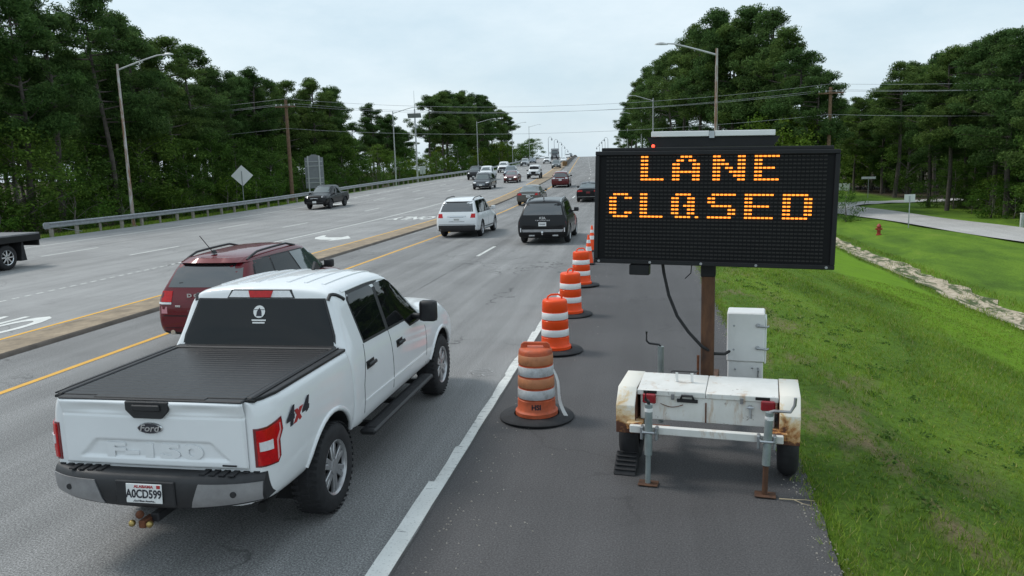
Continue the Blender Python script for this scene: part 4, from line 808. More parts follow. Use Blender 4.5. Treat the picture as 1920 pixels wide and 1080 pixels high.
# ------------------------------------------------------------------ the white pickup (origin under the rear axle, +Y forward)
e = tag(empty('pickup_truck', (-3.77, 6.34, .004)), 'large white four-door pickup with black bed cover filling the lower left', 'pickup truck', GO)
e.rotation_euler = (0, 0, -.007)
TR = .412
def bs(y, k=0.0, zt=1.37, zb=.52):
    p = [(0, zb), (.84 - k, zb), (.95 - k, zb + .05), (.99 - k, zb + .30), (.995 - k, 1.02), (.975 - k, 1.24), (.945 - k, zt - .02), (.90 - k, zt), (.82 - k, zt), (0, zt)]
    return (y, p)
bed = loft_mesh([bs(-1.125, .13), bs(-1.12, .12), bs(-1.09, .075), bs(-1.0, .03), bs(-.85, .008), bs(-.5), bs(0), bs(.4), bs(.525), bs(.53, .005)], 2, [(0, TR, .52)])
bb = bvh_of(bed); link('bed', bed, ['car_white', 'underbody'], e, 40)
cab = loft_mesh([sec(.55, .53, 1.28, 1.36, .955, .93, .88), sec(.56, .52, 1.30, 1.42, .975, .945, .86), sec(.585, .51, 1.33, 1.50, .99, .95, .83), sec(.70, .50, 1.335, 1.86, .995, .95, .75), sec(.712, .5, 1.335, 1.925, .995, .95, .735), sec(.75, .5, 1.335, 1.955, .995, .95, .73), sec(.95, .5, 1.335, 1.965, .995, .95, .725), sec(1.5, .5, 1.325, 1.97, .995, .95, .725), sec(2.1, .5, 1.30, 1.95, .995, .95, .72), sec(2.38, .5, 1.28, 1.89, .995, .945, .715),
                 sec(3.02, .5, 1.25, 1.40, .995, .93, .78), sec(3.14, .5, 1.23, 1.345, .995, .92, .80), sec(3.6, .5, 1.2, 1.32, 1.0, .93, .80), sec(4.2, .5, 1.14, 1.27, .99, .91, .76), sec(4.42, .5, 1.0, 1.18, .95, .86, .7), sec(4.55, .52, .82, 1.0, .87, .8, .6), sec(4.6, .56, .72, .86, .7, .64, .5)], 2, [(3.685, TR, .515)])
cb_ = bvh_of(cab); link('cab', cab, ['car_white', 'underbody'], e, 40)
for x in (-1, 1):
    for y in (0, 3.685): wheel(e, x * .865, y, TR, .262, .252, 6, 'alloy', True)
    for y, bv_, r_ in ((0, bb, .535), (3.685, cb_, .53)):      # fender lips
        pts = []
        for i in range(19):
            a = -.22 + (math.pi + .44) * i / 18; yy, z_ = y + math.cos(a) * r_, TR + math.sin(a) * r_
            h = bv_.ray_cast(Vector((x * 3, yy, z_)), Vector((-x, 0, 0)))[0]
            if h and abs(h.x) > .8 and z_ > .50: pts.append((h.x - x * .006, yy, z_))
        MB().tube(pts, .026, 8).build('fender_lip', 'car_white', e, 60)
    MB().cyl((x * .72, 0, TR), (x * .4, 0, TR), .30, n=24).build('inner_fender', 'underbody', e)
# glass
patch('rear_window', cb_, [(-.80, 1.375), (.80, 1.375), (.775, 1.50), (.655, 1.835), (-.655, 1.835), (-.775, 1.50)], RD, 'glass_dark', e, off=.006)
patch('window_seal', cb_, [(-.82, 1.36), (.82, 1.36), (.80, 1.50), (.675, 1.85), (-.675, 1.85), (-.80, 1.50)], RD, 'black_plastic', e, off=.003)
for poly in ([(.985, 1.37), (1.63, 1.355), (1.70, 1.80), (1.66, 1.835), (1.06, 1.835), (.99, 1.77)], [(1.73, 1.35), (2.3, 1.33), (2.42, 1.24), (2.90, 1.225), (2.86, 1.30), (2.40, 1.735), (2.25, 1.815), (1.80, 1.83)]):
    a, b_ = sides('side_window', cb_, poly, 'glass_dark', e, off=.007)
sides('window_trim', cb_, [(.955, 1.345), (2.3, 1.305), (2.42, 1.215), (2.99, 1.20), (2.90, 1.31), (2.43, 1.75), (2.27, 1.845), (1.6, 1.865), (1.04, 1.865), (.965, 1.79)], 'black_plastic', e, off=.003)
patch('windscreen', cb_, front([(-.80, 1.42), (.80, 1.42), (.70, 1.86), (-.70, 1.86)]), FD, 'glass_light', e)
# third brake light, roof ribs, drip strips, antenna
patch('high_brake_seal', cb_, [(-.36, 1.853), (.36, 1.853), (.32, 1.934), (-.32, 1.934)], RD, 'black_plastic', e, off=.006, step=.05); patch('high_brake_lamp', cb_, [(-.34, 1.862), (.34, 1.862), (.30, 1.925), (-.30, 1.925)], RD, 'lamp_clear', e, off=.012, step=.05); patch('high_brake_lens', cb_, [(-.11, 1.862), (.11, 1.862), (.13, 1.925), (-.13, 1.925)], RD, 'lamp_red', e, off=.018, step=.05)
for x in (-.55, -.36, -.17, .17, .36, .55): patch('roof_rib', cb_, [(x - .018, .95), (x + .018, .95), (x + .018, 2.2), (x - .018, 2.2)], (0, 0, -1), 'car_white', e, off=.010, step=.1, smooth=60)
for s in (-1, 1):
    q = [(s * .715, .95), (s * .74, .95), (s * .735, 2.3), (s * .71, 2.3)]
    patch('roof_ditch', cb_, q, (0, 0, -1), 'car_white', e, off=.006)
    pts = []
    for t in range(7):
        yy = .70 + .22 * t / 6; h = cb_.ray_cast(Vector((s * (.70 + .012 * t), yy, 4)), Vector((0, 0, -1)))[0]; pts.append((s * (.70 + .012 * t), yy, h.z + .004))
    MB().tube(pts, .02, 6).build('drip_strip', 'black_plastic', e)
MB().prism([(-.09, 0), (.09, 0), (.03, .07), (-.02, .09)], .035, Matrix.Translation((-.0175, 2.0, 1.965)) @ Matrix(((0, 0, 1, 0), (1, 0, 0, 0), (0, 1, 0, 0), (0, 0, 0, 1))), .006).build('antenna', 'black_plastic', e)
# doors
for pts in ([(.80, .58), (.80, .95)], [(.80, .95), (.94, 1.34)], [(1.705, .56), (1.69, 1.34)], [(2.98, .62), (2.99, 1.21)], [(.80, .58), (2.95, .57)]): sides('door_seam', cb_, strip(pts, .011), 'underbody', e, off=.002)
sides('body_crease', cb_, strip([(.82, .78), (2.9, .76)], .02), 'car_white', e, off=.006)
for y in (1.03, 1.98):
    sides('handle_recess', cb_, [(y - .13, 1.085), (y + .09, 1.085), (y + .09, 1.165), (y - .13, 1.165)], 'black_plastic', e, off=.003); 
    for s in (-1, 1):
        h = cb_.ray_cast(Vector((s * 3, y, 1.125)), Vector((-s, 0, 0)))[0]
        MB().box((h.x + s * .03, y - .02, 1.13), (.03, .2, .042), .012).build('door_handle', 'black_plastic', e, 60)
for s in (-1, 1):
    MB().box((s * 1.14, 2.62, 1.365), (.22, .13, .26), .05, None, 2).box((s * 1.0, 2.66, 1.29), (.18, .08, .07), .02).build('mirror', 'black_plastic', e, 60)
    MB().box((s * .985, 1.88, .455), (.17, 2.15, .06), .02).build('running_board', 'black_plastic', e)
    for y in (1.1, 1.9, 2.7): MB().box((s * .86, y, .45), (.16, .06, .05)).build('step_bracket', 'underbody', e)
    MB().box((s * 1.0, 1.88, .487), (.10, 2.0, .008)).build('step_tread', 'rubber', e)
# bed cover of transverse slats between two rails
cov = MB().box((0, -.29, 1.372), (1.72, 1.64, .02), .004).build('bed_cover', 'underbody', e)
plain('cover_black', (.018, .018, .020), .42, spec=.5, var=.2, vscale=20, bump=.1, bscale=200)
sl = MB().box((0, 0, 0), (1.56, .069, .014), .004).build('slat', 'cover_black', cov); sl.location = (0, -1.065, 1.388)
for i in range(1, 22): c = sl.copy(); COL.objects.link(c); c.parent = cov; c.location = (0, -1.065 + i * .0725, 1.388)
for s in (-1, 1):
    MB().box((s * .815, -.29, 1.385), (.05, 1.62, .035), .008).build('cover_rail', 'black_plastic', cov)
    rc = [(.80, -1.11), (.84, -1.10), (.885, -1.02), (.915, -.86), (.925, .525), (.80, .525)]; MB().prism(rc if s > 0 else mirx(rc), .03, Matrix.Translation((0, 0, 1.362)), .006).build('bed_rail_cap', 'black_plastic', e)
    MB().box((s * .855, -.29, 1.397), (.012, 1.62, .012), .003).build('cover_seal', 'rubber', cov)
MB().box((0, .49, 1.39), (1.66, .10, .05), .012).build('cover_header', 'black_plastic', cov)
# tailgate: formed sheet with a recess
def tgd(x, z):
    d = .012 * (1 - (x / .8) ** 2)
    if z > 1.255: d += .022 * sst(1.255, 1.36, z) - .018 * math.exp(-((abs(x) - .42) / .22) ** 2) * sst(1.25, 1.29, z) * (1 - sst(1.31, 1.36, z))
    d -= .008 * math.exp(-((z - 1.25) / .008) ** 2)
    hw = .50 + (1.055 - z) * .95 if z > .955 else .595 + (.955 - z) * 1.1
    inside = sst(0, .035, hw - abs(x)) * sst(0, .03, 1.06 - z) * sst(.0, .02, z - .895)
    return d - .020 * inside
nx, nz = 96, 60; v = []; f = []
for j in range(nz + 1):
    for i in range(nx + 1):
        x = -.785 + 1.57 * i / nx; z = .84 + .53 * j / nz; ed = min(x + .785, .785 - x, z - .84, 1.37 - z); v.append((x, -1.150 - tgd(x, z) + .018 * (1 - sst(0, .014, ed)), z))
for j in range(nz):
    for i in range(nx): a = j * (nx + 1) + i; f.append((a, a + 1, a + nx + 2, a + nx + 1))
tg = pyd('tailgate', v, f, 'car_white', e, 179)
MB().box((0, -1.085, 1.105), (1.56, .04, .52)).build('inner_panel', 'underbody', tg, None)
MB().box((0, -1.115, 1.376), (1.57, .10, .022), .008).box((0, -1.112, 1.389), (.95, .075, .008), .003).build('tailgate_cap', 'black_plastic', tg)
hp = [(-.185, .0), (.185, .0), (.185, -.07), (.12, -.135), (-.12, -.135), (-.185, -.07)]
MB().prism(hp, .022, Matrix.Translation((0, -1.167, 1.372)) @ REAR, .006).build('handle_bezel', 'black_plastic', tg)
MB().box((0, -1.197, 1.325), (.24, .02, .05), .008).build('tailgate_handle', 'black_plastic', tg)
plain('letter_white', (.80, .81, .82), .35, coat=1, var=.02)
MB().mesh(text_me('F-150', .155, .004, .007, 0, 2.35), Matrix.Translation((0, -1.149, .958)) @ REAR).build('raised_letters', 'letter_white', tg, None)
MB().lathe([(0, .012), (.098, .012), (.108, .006), (.11, 0), (0, 0)], 32, Matrix.Translation((0, -1.162, 1.155)) @ REAR @ Matrix.Diagonal((1.0, .42, 1, 1))).build('oval_rim', 'chrome', tg)
MB().lathe([(0, .015), (.098, .014), (.100, .008)], 32, Matrix.Translation((0, -1.162, 1.155)) @ REAR @ Matrix.Diagonal((1.0, .40, 1, 1))).build('oval_emblem', 'emblem_dark', tg)
MB().mesh(text_me('Ford', .075, .002, .0015, .25, 1.15), Matrix.Translation((0, -1.180, 1.157)) @ REAR).build('emblem_script', 'letter_silver', tg, None)
MB().box((.64, -1.159, .872), (.12, .008, .014), .003).build('engine_badge', 'black_plastic', tg)
# tail lamps, wrapping the bed corner
for s in (1, -1):
    d = Vector((-s * .72, .69, 0)); u = d.normalized().cross(Vector((0, 0, 1))); c0 = u.dot(Vector((s * .92, -1.06, 0)))
    def tl(pl): return [(c0 + s * p[0], p[1]) for p in pl] if s > 0 else [(c0 + s * p[0], p[1]) for p in pl][::-1]
    patch('tail_lamp_bezel', bb, tl([(-.105, .855), (.075, .855), (.105, .90), (.105, 1.03), (.145, 1.10), (.14, 1.20), (.0, 1.165), (-.105, 1.16)]), d, 'lamp_dark_red', e, off=.010, step=.04)
    patch('tail_lamp', bb, tl([(-.09, .87), (.07, .87), (.093, .91), (.093, 1.035), (.132, 1.105), (.128, 1.183), (.0, 1.15), (-.09, 1.145)]), d, 'lamp_red', e, off=.018, step=.04)
    patch('reverse_lamp', bb, tl([(-.075, .985), (.035, .985), (.035, 1.06), (-.075, 1.055)]), d, 'lamp_clear', e, off=.024, step=.04)
    patch('light_guide', bb, tl([(.068, .885), (.082, .9), (.082, 1.03), (.118, 1.105), (.116, 1.165), (.105, 1.16), (.105, 1.11), (.068, 1.045)]), d, 'lamp_pink', e, off=.024, step=.04)
# 4x4 marks on the bed side
for s in (1,):
    x = bb.ray_cast(Vector((3, -.68, 1.13)), Vector((-1, 0, 0)))[0].x + .003
    for t, yy, mt_ in (('4', -.80, 'ink'), ('x', -.665, 'ink_red'), ('4', -.53, 'ink')): MB().mesh(text_me(t, .20 if t == '4' else .19, .002, .010, .25, 1.15), face_M((x, yy, 1.145), RS)).build('lettering', mt_, e, None)
# bumper
def bump(x):
    return -1.29 + .15 * (abs(x) / .91) ** 4
v = []; f = []; prof = [(.14, .56), (.02, .555), (0, .60), (.0, .76), (.02, .80), (.05, .815), (.24, .815), (.24, .56)]; nb = 40
for i in range(nb + 1):
    x = -.91 + 1.82 * i / nb
    for dy, z in prof: v.append((x, bump(x) + dy, z + (.05 if z < .7 else 0) * (abs(x) / .91) ** 2))
n = len(prof)
for i in range(nb):
    for j in range(n): f.append((i * n + j, (i + 1) * n + j, (i + 1) * n + (j + 1) % n, i * n + (j + 1) % n))
f.append(list(range(n))); f.append([nb * n + j for j in range(n)][::-1])
bu = pyd('rear_bumper', v, f, 'black_plastic', e, 40); bub = bvh_of(bu.data)
for s in (1, -1):
    pl = [(.37, .575), (.89, .615), (.902, .76), (.44, .765), (.40, .66)]
    patch('bumper_panel', bub, pl if s > 0 else mirx(pl), RD, 'bumper_grey', bu, off=.010, step=.05)
    for q in (.70,): MB().cyl((s * q, bump(q) - .016, .68), (s * q, bump(q), .68), .024, n=14).build('parking_sensor', 'black_plastic', bu)
    for k in range(6): MB().box((s * (.44 + .08 * k), -1.165 + .02 * k * (k > 3), .82), (.05, .13, .012), .003).build('step_rib', 'rubber', bu)
MB().box((0, -1.295, .68), (.50, .02, .20), .008).build('plate_panel', 'black_plastic', bu)
p = plate(e, 0.0, -1.313, .685, None, RD, 'plate_white', -.06)
MB().mesh(text_me('A0CD599', .092, .001, .0022, 0, .80), Matrix.Translation((0, -.006, -.005)) @ REAR).build('plate_characters', 'ink', p, None)
MB().mesh(text_me('ALABAMA', .030, .001, .0008, 0, 1.2), Matrix.Translation((0, -.006, .054)) @ REAR).build('plate_state', 'ink_red', p, None)
MB().mesh(text_me('..God Bless America..', .020, .001, .0004, 0, 1.1), Matrix.Translation((0, -.006, -.058)) @ REAR).build('plate_motto', 'ink', p, None)
MB().box((.125, -.0055, .056), (.03, .002, .025)).build('plate_sticker', 'ink_red', p, None)
hi = MB().box((.02, -1.12, .46), (.07, .26, .07), .008).build('hitch_receiver', 'black_plastic', e)
MB().box((-.03, -1.27, .44), (.06, .14, .06), .008).build('ball_mount', 'rust', hi)
for dx, dz, m_, r_ in ((0, .075, 'rust', .032), (-.075, 0, 'brass', .027), (.075, 0, 'brass', .027)): MB().lathe([(0, -r_)] + [(r_ * math.cos(a), r_ * math.sin(a)) for a in (-1, -.5, 0, .5, 1)] + [(0, r_)], 12, Matrix.Translation((-.05 + dx, -1.32, .44 + dz))).build('tow_ball', m_, hi)
MB().cyl((.78, -.98, .46), (.70, -.5, .48), .042, n=14).build('exhaust', 'underbody', e); MB().box((0, 1.6, .5), (1.3, 5.0, .12)).cyl((-.75, 0, .42), (.75, 0, .42), .07, n=10).lathe([(0, -.15), (.16, -.08), (.16, .08), (0, .15)], 12, Matrix.Translation((0, 0, .42))).build('chassis', 'underbody', e)
# rear-window sticker
cir = MB(); cir.lathe([(0, .002), (.062, .002), (.062, 0), (0, 0)], 24, Matrix.Translation((0, 0, 0)))
q = cb_.ray_cast(Vector((.0, -3, 1.72)), Vector((0, 1, 0)))[0]
st = cir.build('window_sticker', 'plate_white', e, None); st.matrix_local = Matrix.Translation((0, q.y - .012, 1.725)) @ Matrix.Rotation(-.30, 4, 'X') @ REAR
MB().prism([(-.03, -.045), (.03, -.045), (.025, .0), (.0, .04), (-.025, .0)], .0012, Matrix.Translation((0, 0, .002))).box((0, .02, .0027), (.11, .006, .001)).build('sticker_print', 'ink', st, None)
MB().box((0, -.085, 0), (.15, .014, .002)).box((0, -.110, 0), (.13, .014, .002)).build('sticker_lettering', 'plate_white', st, None)

# ------------------------------------------------------------------ traffic drums and cones
plain('drum_orange', (.86, .075, .008), .5, spec=.3, coat=.1, var=.08); plain('drum_old_orange', (.52, .10, .035), .6, var=.25, vscale=9, dirt=.5); plain('band_white', (.78, .78, .77), .4, var=.06); plain('band_dirty', (.55, .56, .57), .5, var=.18, vscale=12, dirt=.85); plain('band_pale_orange', (.56, .22, .10), .55, var=.22, vscale=14, dirt=.6)
DG = 'traffic drums along the shoulder line'
def drum(X, Y, label, old=False, rz=0, lean=0):
    e = tag(empty('traffic_drum', (X, Y, zr(Y) + .006), rz, lean), label, 'traffic drum', DG); ro = lambda z: .238 - .035 * z / .93
    rr_ = random.Random(int(X * 100 + Y)); bt = MB(); n = 44; prof = [(.30, 0), (.455, .004), (.46, .02), (.44, .04), (.30, .055), (.28, .055)]
    bt.lathe(prof, n); bt = bt.build('rubber_base', 'rubber', e, 60)
    for vv in bt.data.vertices:
        a = math.atan2(vv.co.y, vv.co.x); vv.co.z += .012 * max(0, math.sin(a * 2 + X)) * (math.hypot(vv.co.x, vv.co.y) > .4)
    o1, b1, b2 = ('drum_old_orange', 'band_dirty', 'band_pale_orange') if old else ('drum_orange', 'band_white', None)
    pr = [(.0, .055), (.262, .055), (.262, .10), (.245, .115), (ro(.12), .13)]
    for z0 in (.26, .40, .54, .68): pr += [(ro(z0) + .002, z0 - .012), (ro(z0) - .006, z0 - .004), (ro(z0) - .006, z0 + .004), (ro(z0), z0 + .012)]
    pr += [(.206, .84), (.200, .862), (.180, .878), (.12, .885), (0, .887)]
    MB().lathe(pr, 40).build('barrel', o1, e, 40)
    for z0, z1, m_ in ([(.275, .39, b1), (.555, .67, b1)] + ([(.415, .53, b2), (.695, .81, b2)] if old else [])):
        MB().lathe([(ro(z0) + .001, z0), (ro(z0) + .004, z0 + .004), (ro(z1) + .004, z1 - .004), (ro(z1) + .001, z1)], 40).build('reflective_band', m_, e, 60)
    hd_ = MB()
    if old: hd_.prism([(-.185, 0), (-.175, .06), (-.14, .085), (.14, .085), (.175, .06), (.185, 0), (.1, 0), (.1, .045), (-.1, .045), (-.1, 0)], .035, Matrix.Translation((0, -.0175, .866)) @ Matrix(((1, 0, 0, 0), (0, 0, 1, 0), (0, 1, 0, 0), (0, 0, 0, 1))), .006)
    else: hd_.tube([(-.13, 0, .875), (-.11, 0, .93), (-.06, 0, .955), (.06, 0, .955), (.11, 0, .93), (.13, 0, .875)], .016, 8)
    hd_.build('handle', o1, e)
    return e
e = drum(-1.33, 9.12, 'weathered brownish-orange drum stencilled with black letters, nearest in the row', True, 0, 0)
me = text_me('HSI', .085, .0, .004); 
for vv in me.vertices:
    a = vv.co.x / .24 - math.pi / 2 + .12; z_ = vv.co.y + .185; vv.co = (math.cos(a) * .2335, math.sin(a) * .2335, z_)
link('stencil', me, 'ink', e)
v = []; f = []
for i in range(9):
    t = i / 8; z_ = .62 - .60 * t; x_ = .215 + .15 * t + .02 * math.sin(t * 7); 
    for k in (-1, 1): v.append((x_ + k * .012 * (1 + t), -.02 - .05 * t + .01 * k * math.sin(t * 9), max(z_, .03)))
for i in range(8): f.append((2 * i, 2 * i + 1, 2 * i + 3, 2 * i + 2))
pyd('torn_film', v, f, 'band_white', e, 179)
drum(-1.49, 12.55, 'clean bright orange drum directly behind the weathered one', rz=.4)
drum(-1.54, 15.7, 'third bright drum counted from the weathered one', rz=1.2, lean=.012)
drum(-1.62, 19.55, 'farthest bright orange drum, beside the message board edge', rz=.6, lean=-.015)
def cone(X, Y, label):
    e = tag(empty('traffic_cone', (X, Y, zr(Y) + .006)), label, 'traffic cone', 'traffic cones beyond the drums')
    MB().box((0, 0, .025), (.38, .38, .05), .015).build('base', 'rubber', e)
    MB().lathe([(.145, .05), (.14, .07), (.03, .90), (.02, .91), (0, .91)], 24).build('cone', 'drum_orange', e, 50)
    for z0, z1 in ((.42, .55), (.66, .76)): r0 = lambda z: .14 - .11 * (z - .07) / .83; MB().lathe([(r0(z0) + .003, z0), (r0(z1) + .003, z1)], 24).build('reflective_band', 'band_white', e, 60)
cone(-1.74, 23.8, 'nearer orange cone just past the last drum'); cone(-1.88, 27.4, 'farther orange cone beside the message board edge')

# ------------------------------------------------------------------ message board trailer
mt, N, Lk, b = newmat('rusty_white'); b.inputs['Roughness'].default_value = .45
v_, vs_ = mapped(N, Lk, (1, 1, .35))
base = ramp(N, Lk, noise(N, Lk, v_, 6, 6), [(.3, (.66, .65, .61)), (.7, (.76, .75, .72))])
k1 = ramp(N, Lk, noise(N, Lk, vs_, 4.5, 8, .72, .3), [(.55, 0.0), (.72, .85)]); c1 = mixc(N, Lk, k1, base, (.42, .23, .09))
k2 = ramp(N, Lk, noise(N, Lk, v_, 9, 9, .75), [(.63, 0.0), (.68, 1.0)]); Lk.new(mixc(N, Lk, k2, c1, (.09, .035, .018)), b.inputs['Base Color'])
def rustfender(name, lo, hi):
    mt, N, L, b = newmat(name); b.inputs['Roughness'].default_value = .6; v_, vs_ = mapped(N, L, (1, 1, .6)); sp = N.new('ShaderNodeSeparateXYZ'); L.new(v_, sp.inputs[0])
    mr = N.new('ShaderNodeMapRange'); mr.inputs[1].default_value = lo; mr.inputs[2].default_value = hi; mr.inputs[3].default_value = .28; mr.inputs[4].default_value = -.12; L.new(sp.outputs[2], mr.inputs[0])
    ad = N.new('ShaderNodeMath'); ad.operation = 'ADD'; L.new(mr.outputs[0], ad.inputs[0]); L.new(noise(N, L, v_, 5, 8, .7, .4), ad.inputs[1])
    c1 = ramp(N, L, ad.outputs[0], [(.45, (.74, .71, .64)), (.56, (.68, .5, .28)), (.66, (.42, .19, .06)), (.72, (.10, .035, .018))]); L.new(c1, b.inputs['Base Color'])
rustfender('rust_fender', .42, .85)
mt, N, Lk, b = newmat('rust_tube'); b.inputs['Roughness'].default_value = .8; v_, vs_ = mapped(N, Lk, (3, 3, .8)); Lk.new(ramp(N, Lk, noise(N, Lk, vs_, 3, 8, .7), [(.3, (.028, .018, .014)), (.5, (.085, .038, .02)), (.7, (.14, .065, .03))]), b.inputs['Base Color'])
plain('board_black', (.011, .0115, .013), .5, spec=.3, var=.25, vscale=6); plain('board_face', (.008, .008, .009), .7, spec=.2, var=.2); plain('led_off', (.035, .033, .032), .6, spec=.2, var=.3, vscale=30); plain('jack_zinc', (.27, .31, .31), .5, .4, var=.2, vscale=9, dirt=.3)
plain('led_on', (.9, .35, .05), .4, emit=(1.0, .235, .016), es=1.7); plain('lens_red', (.28, .012, .02), .25, coat=.6, var=.2); plain('solar_blue', (.02, .025, .04), .15, coat=1)
T = tag(empty('message_board_trailer', (.58, 7.75, .004), -R(8)), 'trailer-mounted black electronic message board with lit amber letters on a rusty white trailer', 'message board')
for lx0, lx1 in ((-.63, .03), (.036, .705)):
    cxx, ww = (lx0 + lx1) / 2, lx1 - lx0
    MB().prism([(-.31, .80), (-.31, .855), (.22, .89), (.22, .80)], ww, Matrix.Translation((lx0, 0, 0)) @ Matrix(((0, 0, 1, 0), (1, 0, 0, 0), (0, 1, 0, 0), (0, 0, 0, 1))), .006).build('box_lid', 'rusty_white', T)
MB().box((.037, -.045, .675), (1.27, .50, .255), .008).build('tool_box', 'rusty_white', T)
MB().box((.037, -.30, .655), (.012, .012, .2)).build('box_seam', 'rust', T)
for x in (-.50, .56): MB().box((x, -.314, .835), (.13, .012, .028), .002).build('lid_slot', 'underbody', T)
for x in (-.28, .37): MB().box((x, -.312, .80), (.03, .014, .06), .003).box((x, -.318, .785), (.02, .012, .02)).build('hasp', 'bumper_grey', T)
MB().box((-.14, -.305, .765), (.2, .012, .035), .002).tube([(-.2, -.31, .78), (-.19, -.34, .825), (-.09, -.34, .825), (-.08, -.31, .78)], .012, 6).build('plate_lamp', 'black_plastic', T)
MB().tube([(-.27, -.02, .88), (-.27, -.03, .975)], .014, 8).tube([(-.12, -.02, .88), (-.12, -.03, .975)], .014, 8).build('level_post', 'band_white', T); MB().tube([(-.33, -.03, .97), (-.31, -.03, .985), (-.08, -.03, .985), (-.06, -.03, 1.0)], .009, 6).build('lid_handle', 'black_plastic', T)
MB().lathe([(0, 0), (.025, 0), (.02, .03), (0, .035)], 10, Matrix.Translation((.45, -.303, .74)) @ Matrix.Rotation(math.pi / 2, 4, 'X')).tube([(.42, -.33, .745), (.48, -.33, .745)], .008, 6).tube([(.45, -.325, .74), (.455, -.33, .64)], .011, 6).build('latch', 'galvanised', T)
MB().tube([(-.40 + .22 * i / 8, -.305, .722 - .03 * math.sin(math.pi * i / 8)) for i in range(9)], .004, 5).build('rust_ring', 'rust', T)
for x, m_ in ((-.725, 'rust_fender'), (.805, 'rust_fender')):
    MB().prism([(-.44, .44), (-.44, .72), (-.30, .875), (.30, .875), (.44, .72), (.44, .44), (.425, .44), (.425, .71), (.295, .86), (-.295, .86), (-.425, .71), (-.425, .44)], .185, Matrix.Translation((x - .0925, 0, 0)) @ Matrix(((0, 0, 1, 0), (1, 0, 0, 0), (0, 1, 0, 0), (0, 0, 0, 1))), .004).build('fender', m_, T)
    sx = 1 if x > 0 else -1
    MB().prism([(-.42, .45), (-.42, .72), (-.29, .86), (.29, .86), (.42, .72), (.42, .45)], .012, Matrix.Translation((x - sx * .09 - .006, 0, 0)) @ Matrix(((0, 0, 1, 0), (1, 0, 0, 0), (0, 1, 0, 0), (0, 0, 0, 1)))).build('fender_side', 'rust', T)
    wheel(T, x, .0, .325, .19, .19, 8, 'band_white')
MB().box((.04, -.50, .515), (1.42, .06, .075), .006).build('rear_beam', 'rusty_white', T)
for x in (-.63, .71): MB().box((x, .2, .50), (.07, 1.4, .08), .006).box((x, -.42, .53), (.15, .14, .07), .006).build('frame_rail', 'rust_fender', T)
MB().box((.04, .0, .33), (1.45, .06, .06), .006).build('axle', 'underbody', T); MB().box((.0, .56, .47), (1.3, .08, .1), .006).box((.0, 1.25, .44), (.1, 1.5, .1), .006).build('tongue', 'rust_tube', T)
for x in (-.505, .61): MB().box((x, -.335, .775), (.13, .03, .10), .012).build('tail_lamp', 'lens_red', T)
for x, cr_, bz in ((-.475, -1, 0), (.60, 1, .02)):
    j = MB().cyl((x, -.615, .30), (x + bz, -.60, .80), .037, n=16).build('jack_tube', 'jack_zinc', T)
    MB().cyl((x - .005, -.617, .012), (x, -.615, .32), .026, n=14).build('jack_leg', 'rust_tube' if bz else 'jack_zinc', j); MB().box((x, -.617, .012), (.19, .13, .014), .005).build('foot_plate', 'rust_tube', j)
    MB().cyl((x + bz, -.60, .73), (x + bz, -.60, .765), .040, n=16).build('jack_label', 'band_white', j)
    if cr_ > 0: MB().tube([(x + bz, -.60, .80), (x + .06, -.60, .815), (x + .20, -.60, .815), (x + .235, -.60, .88), (x + .24, -.60, .95)], .014, 8).build('crank', 'bumper_grey', j)
    else: MB().tube([(x, -.60, .80), (x, -.61, .83), (x - .02, -.66, .86), (x - .02, -.66, .95)], .016, 8).build('crank', 'black_plastic', j)
    MB().tube([(x - .06, -.55, .52), (x - .05, -.64, .53), (x + .05, -.64, .53), (x + .08, -.55, .50)], .012, 6).box((x - .07, -.55, .50), (.03, .08, .13), .006).box((x + .07, -.55, .50), (.03, .08, .13), .006).build('jack_bracket', 'galvanised', j)
j = MB().cyl((-.55, .95, .1), (-.55, .95, 1.0), .035, n=14).build('jack_tube', 'jack_zinc', T); MB().tube([(-.55, .95, 1.0), (-.57, .95, 1.02), (-.68, .95, 1.03), (-.71, .94, 1.06), (-.71, .94, 1.17)], .013, 6).build('crank', 'black_plastic', j)
MB().box((-.55, .95, .02), (.2, .2, .03), .005).build('foot_plate', 'rust', j); MB().box((-.28, .95, .44), (.6, .07, .08), .006).build('outrigger', 'rust_tube', T)
MB().box((-.01, .60, 1.17), (.135, .135, 1.75), .012).build('mast', 'rust_tube', T); MB().box((-.01, .60, 1.98), (.15, .15, .22), .008).build('mast_collar', 'board_black', T)
MB().tube([(-.10, .5, 1.02 - .03 * i + .008 * (-1) ** i) for i in range(10)], .014, 6).build('chain', 'rust', T)
cab_ = MB().box((.375, 1.12, 1.14), (.40, .34, .55), .012).build('control_cabinet', 'band_white', T)
MB().box((.375, 1.13, .70), (.38, .32, .33), .012).build('battery_cabinet', 'band_white', T); MB().box((.585, 1.12, 1.10), (.02, .30, .5), .006).build('cabinet_door', 'band_white', cab_)
for z_ in (1.28, 1.03): MB().tube([(.50, .94, z_), (.50, .925, z_), (.60, .925, z_ - .01), (.615, .94, z_)], .010, 6).lathe([(0, 0), (.025, 0), (.02, .02), (0, .022)], 10, Matrix.Translation((.50, .948, z_)) @ Matrix.Rotation(math.pi / 2, 4, 'X')).build('cabinet_latch', 'galvanised', cab_)
MB().tube([(.51, .955, .80), (.515, .93, .78), (.51, .95, .70)], .011, 6).build('cabinet_latch', 'galvanised', cab_)
for x_, z_ in ((.25, 1.27), (.25, 1.0), (.27, .78), (.45, .80)): MB().lathe([(0, 0), (.012, 0), (0, .01)], 8, Matrix.Translation((x_, .95, z_)) @ Matrix.Rotation(math.pi / 2, 4, 'X')).build('bolt', 'galvanised', cab_)
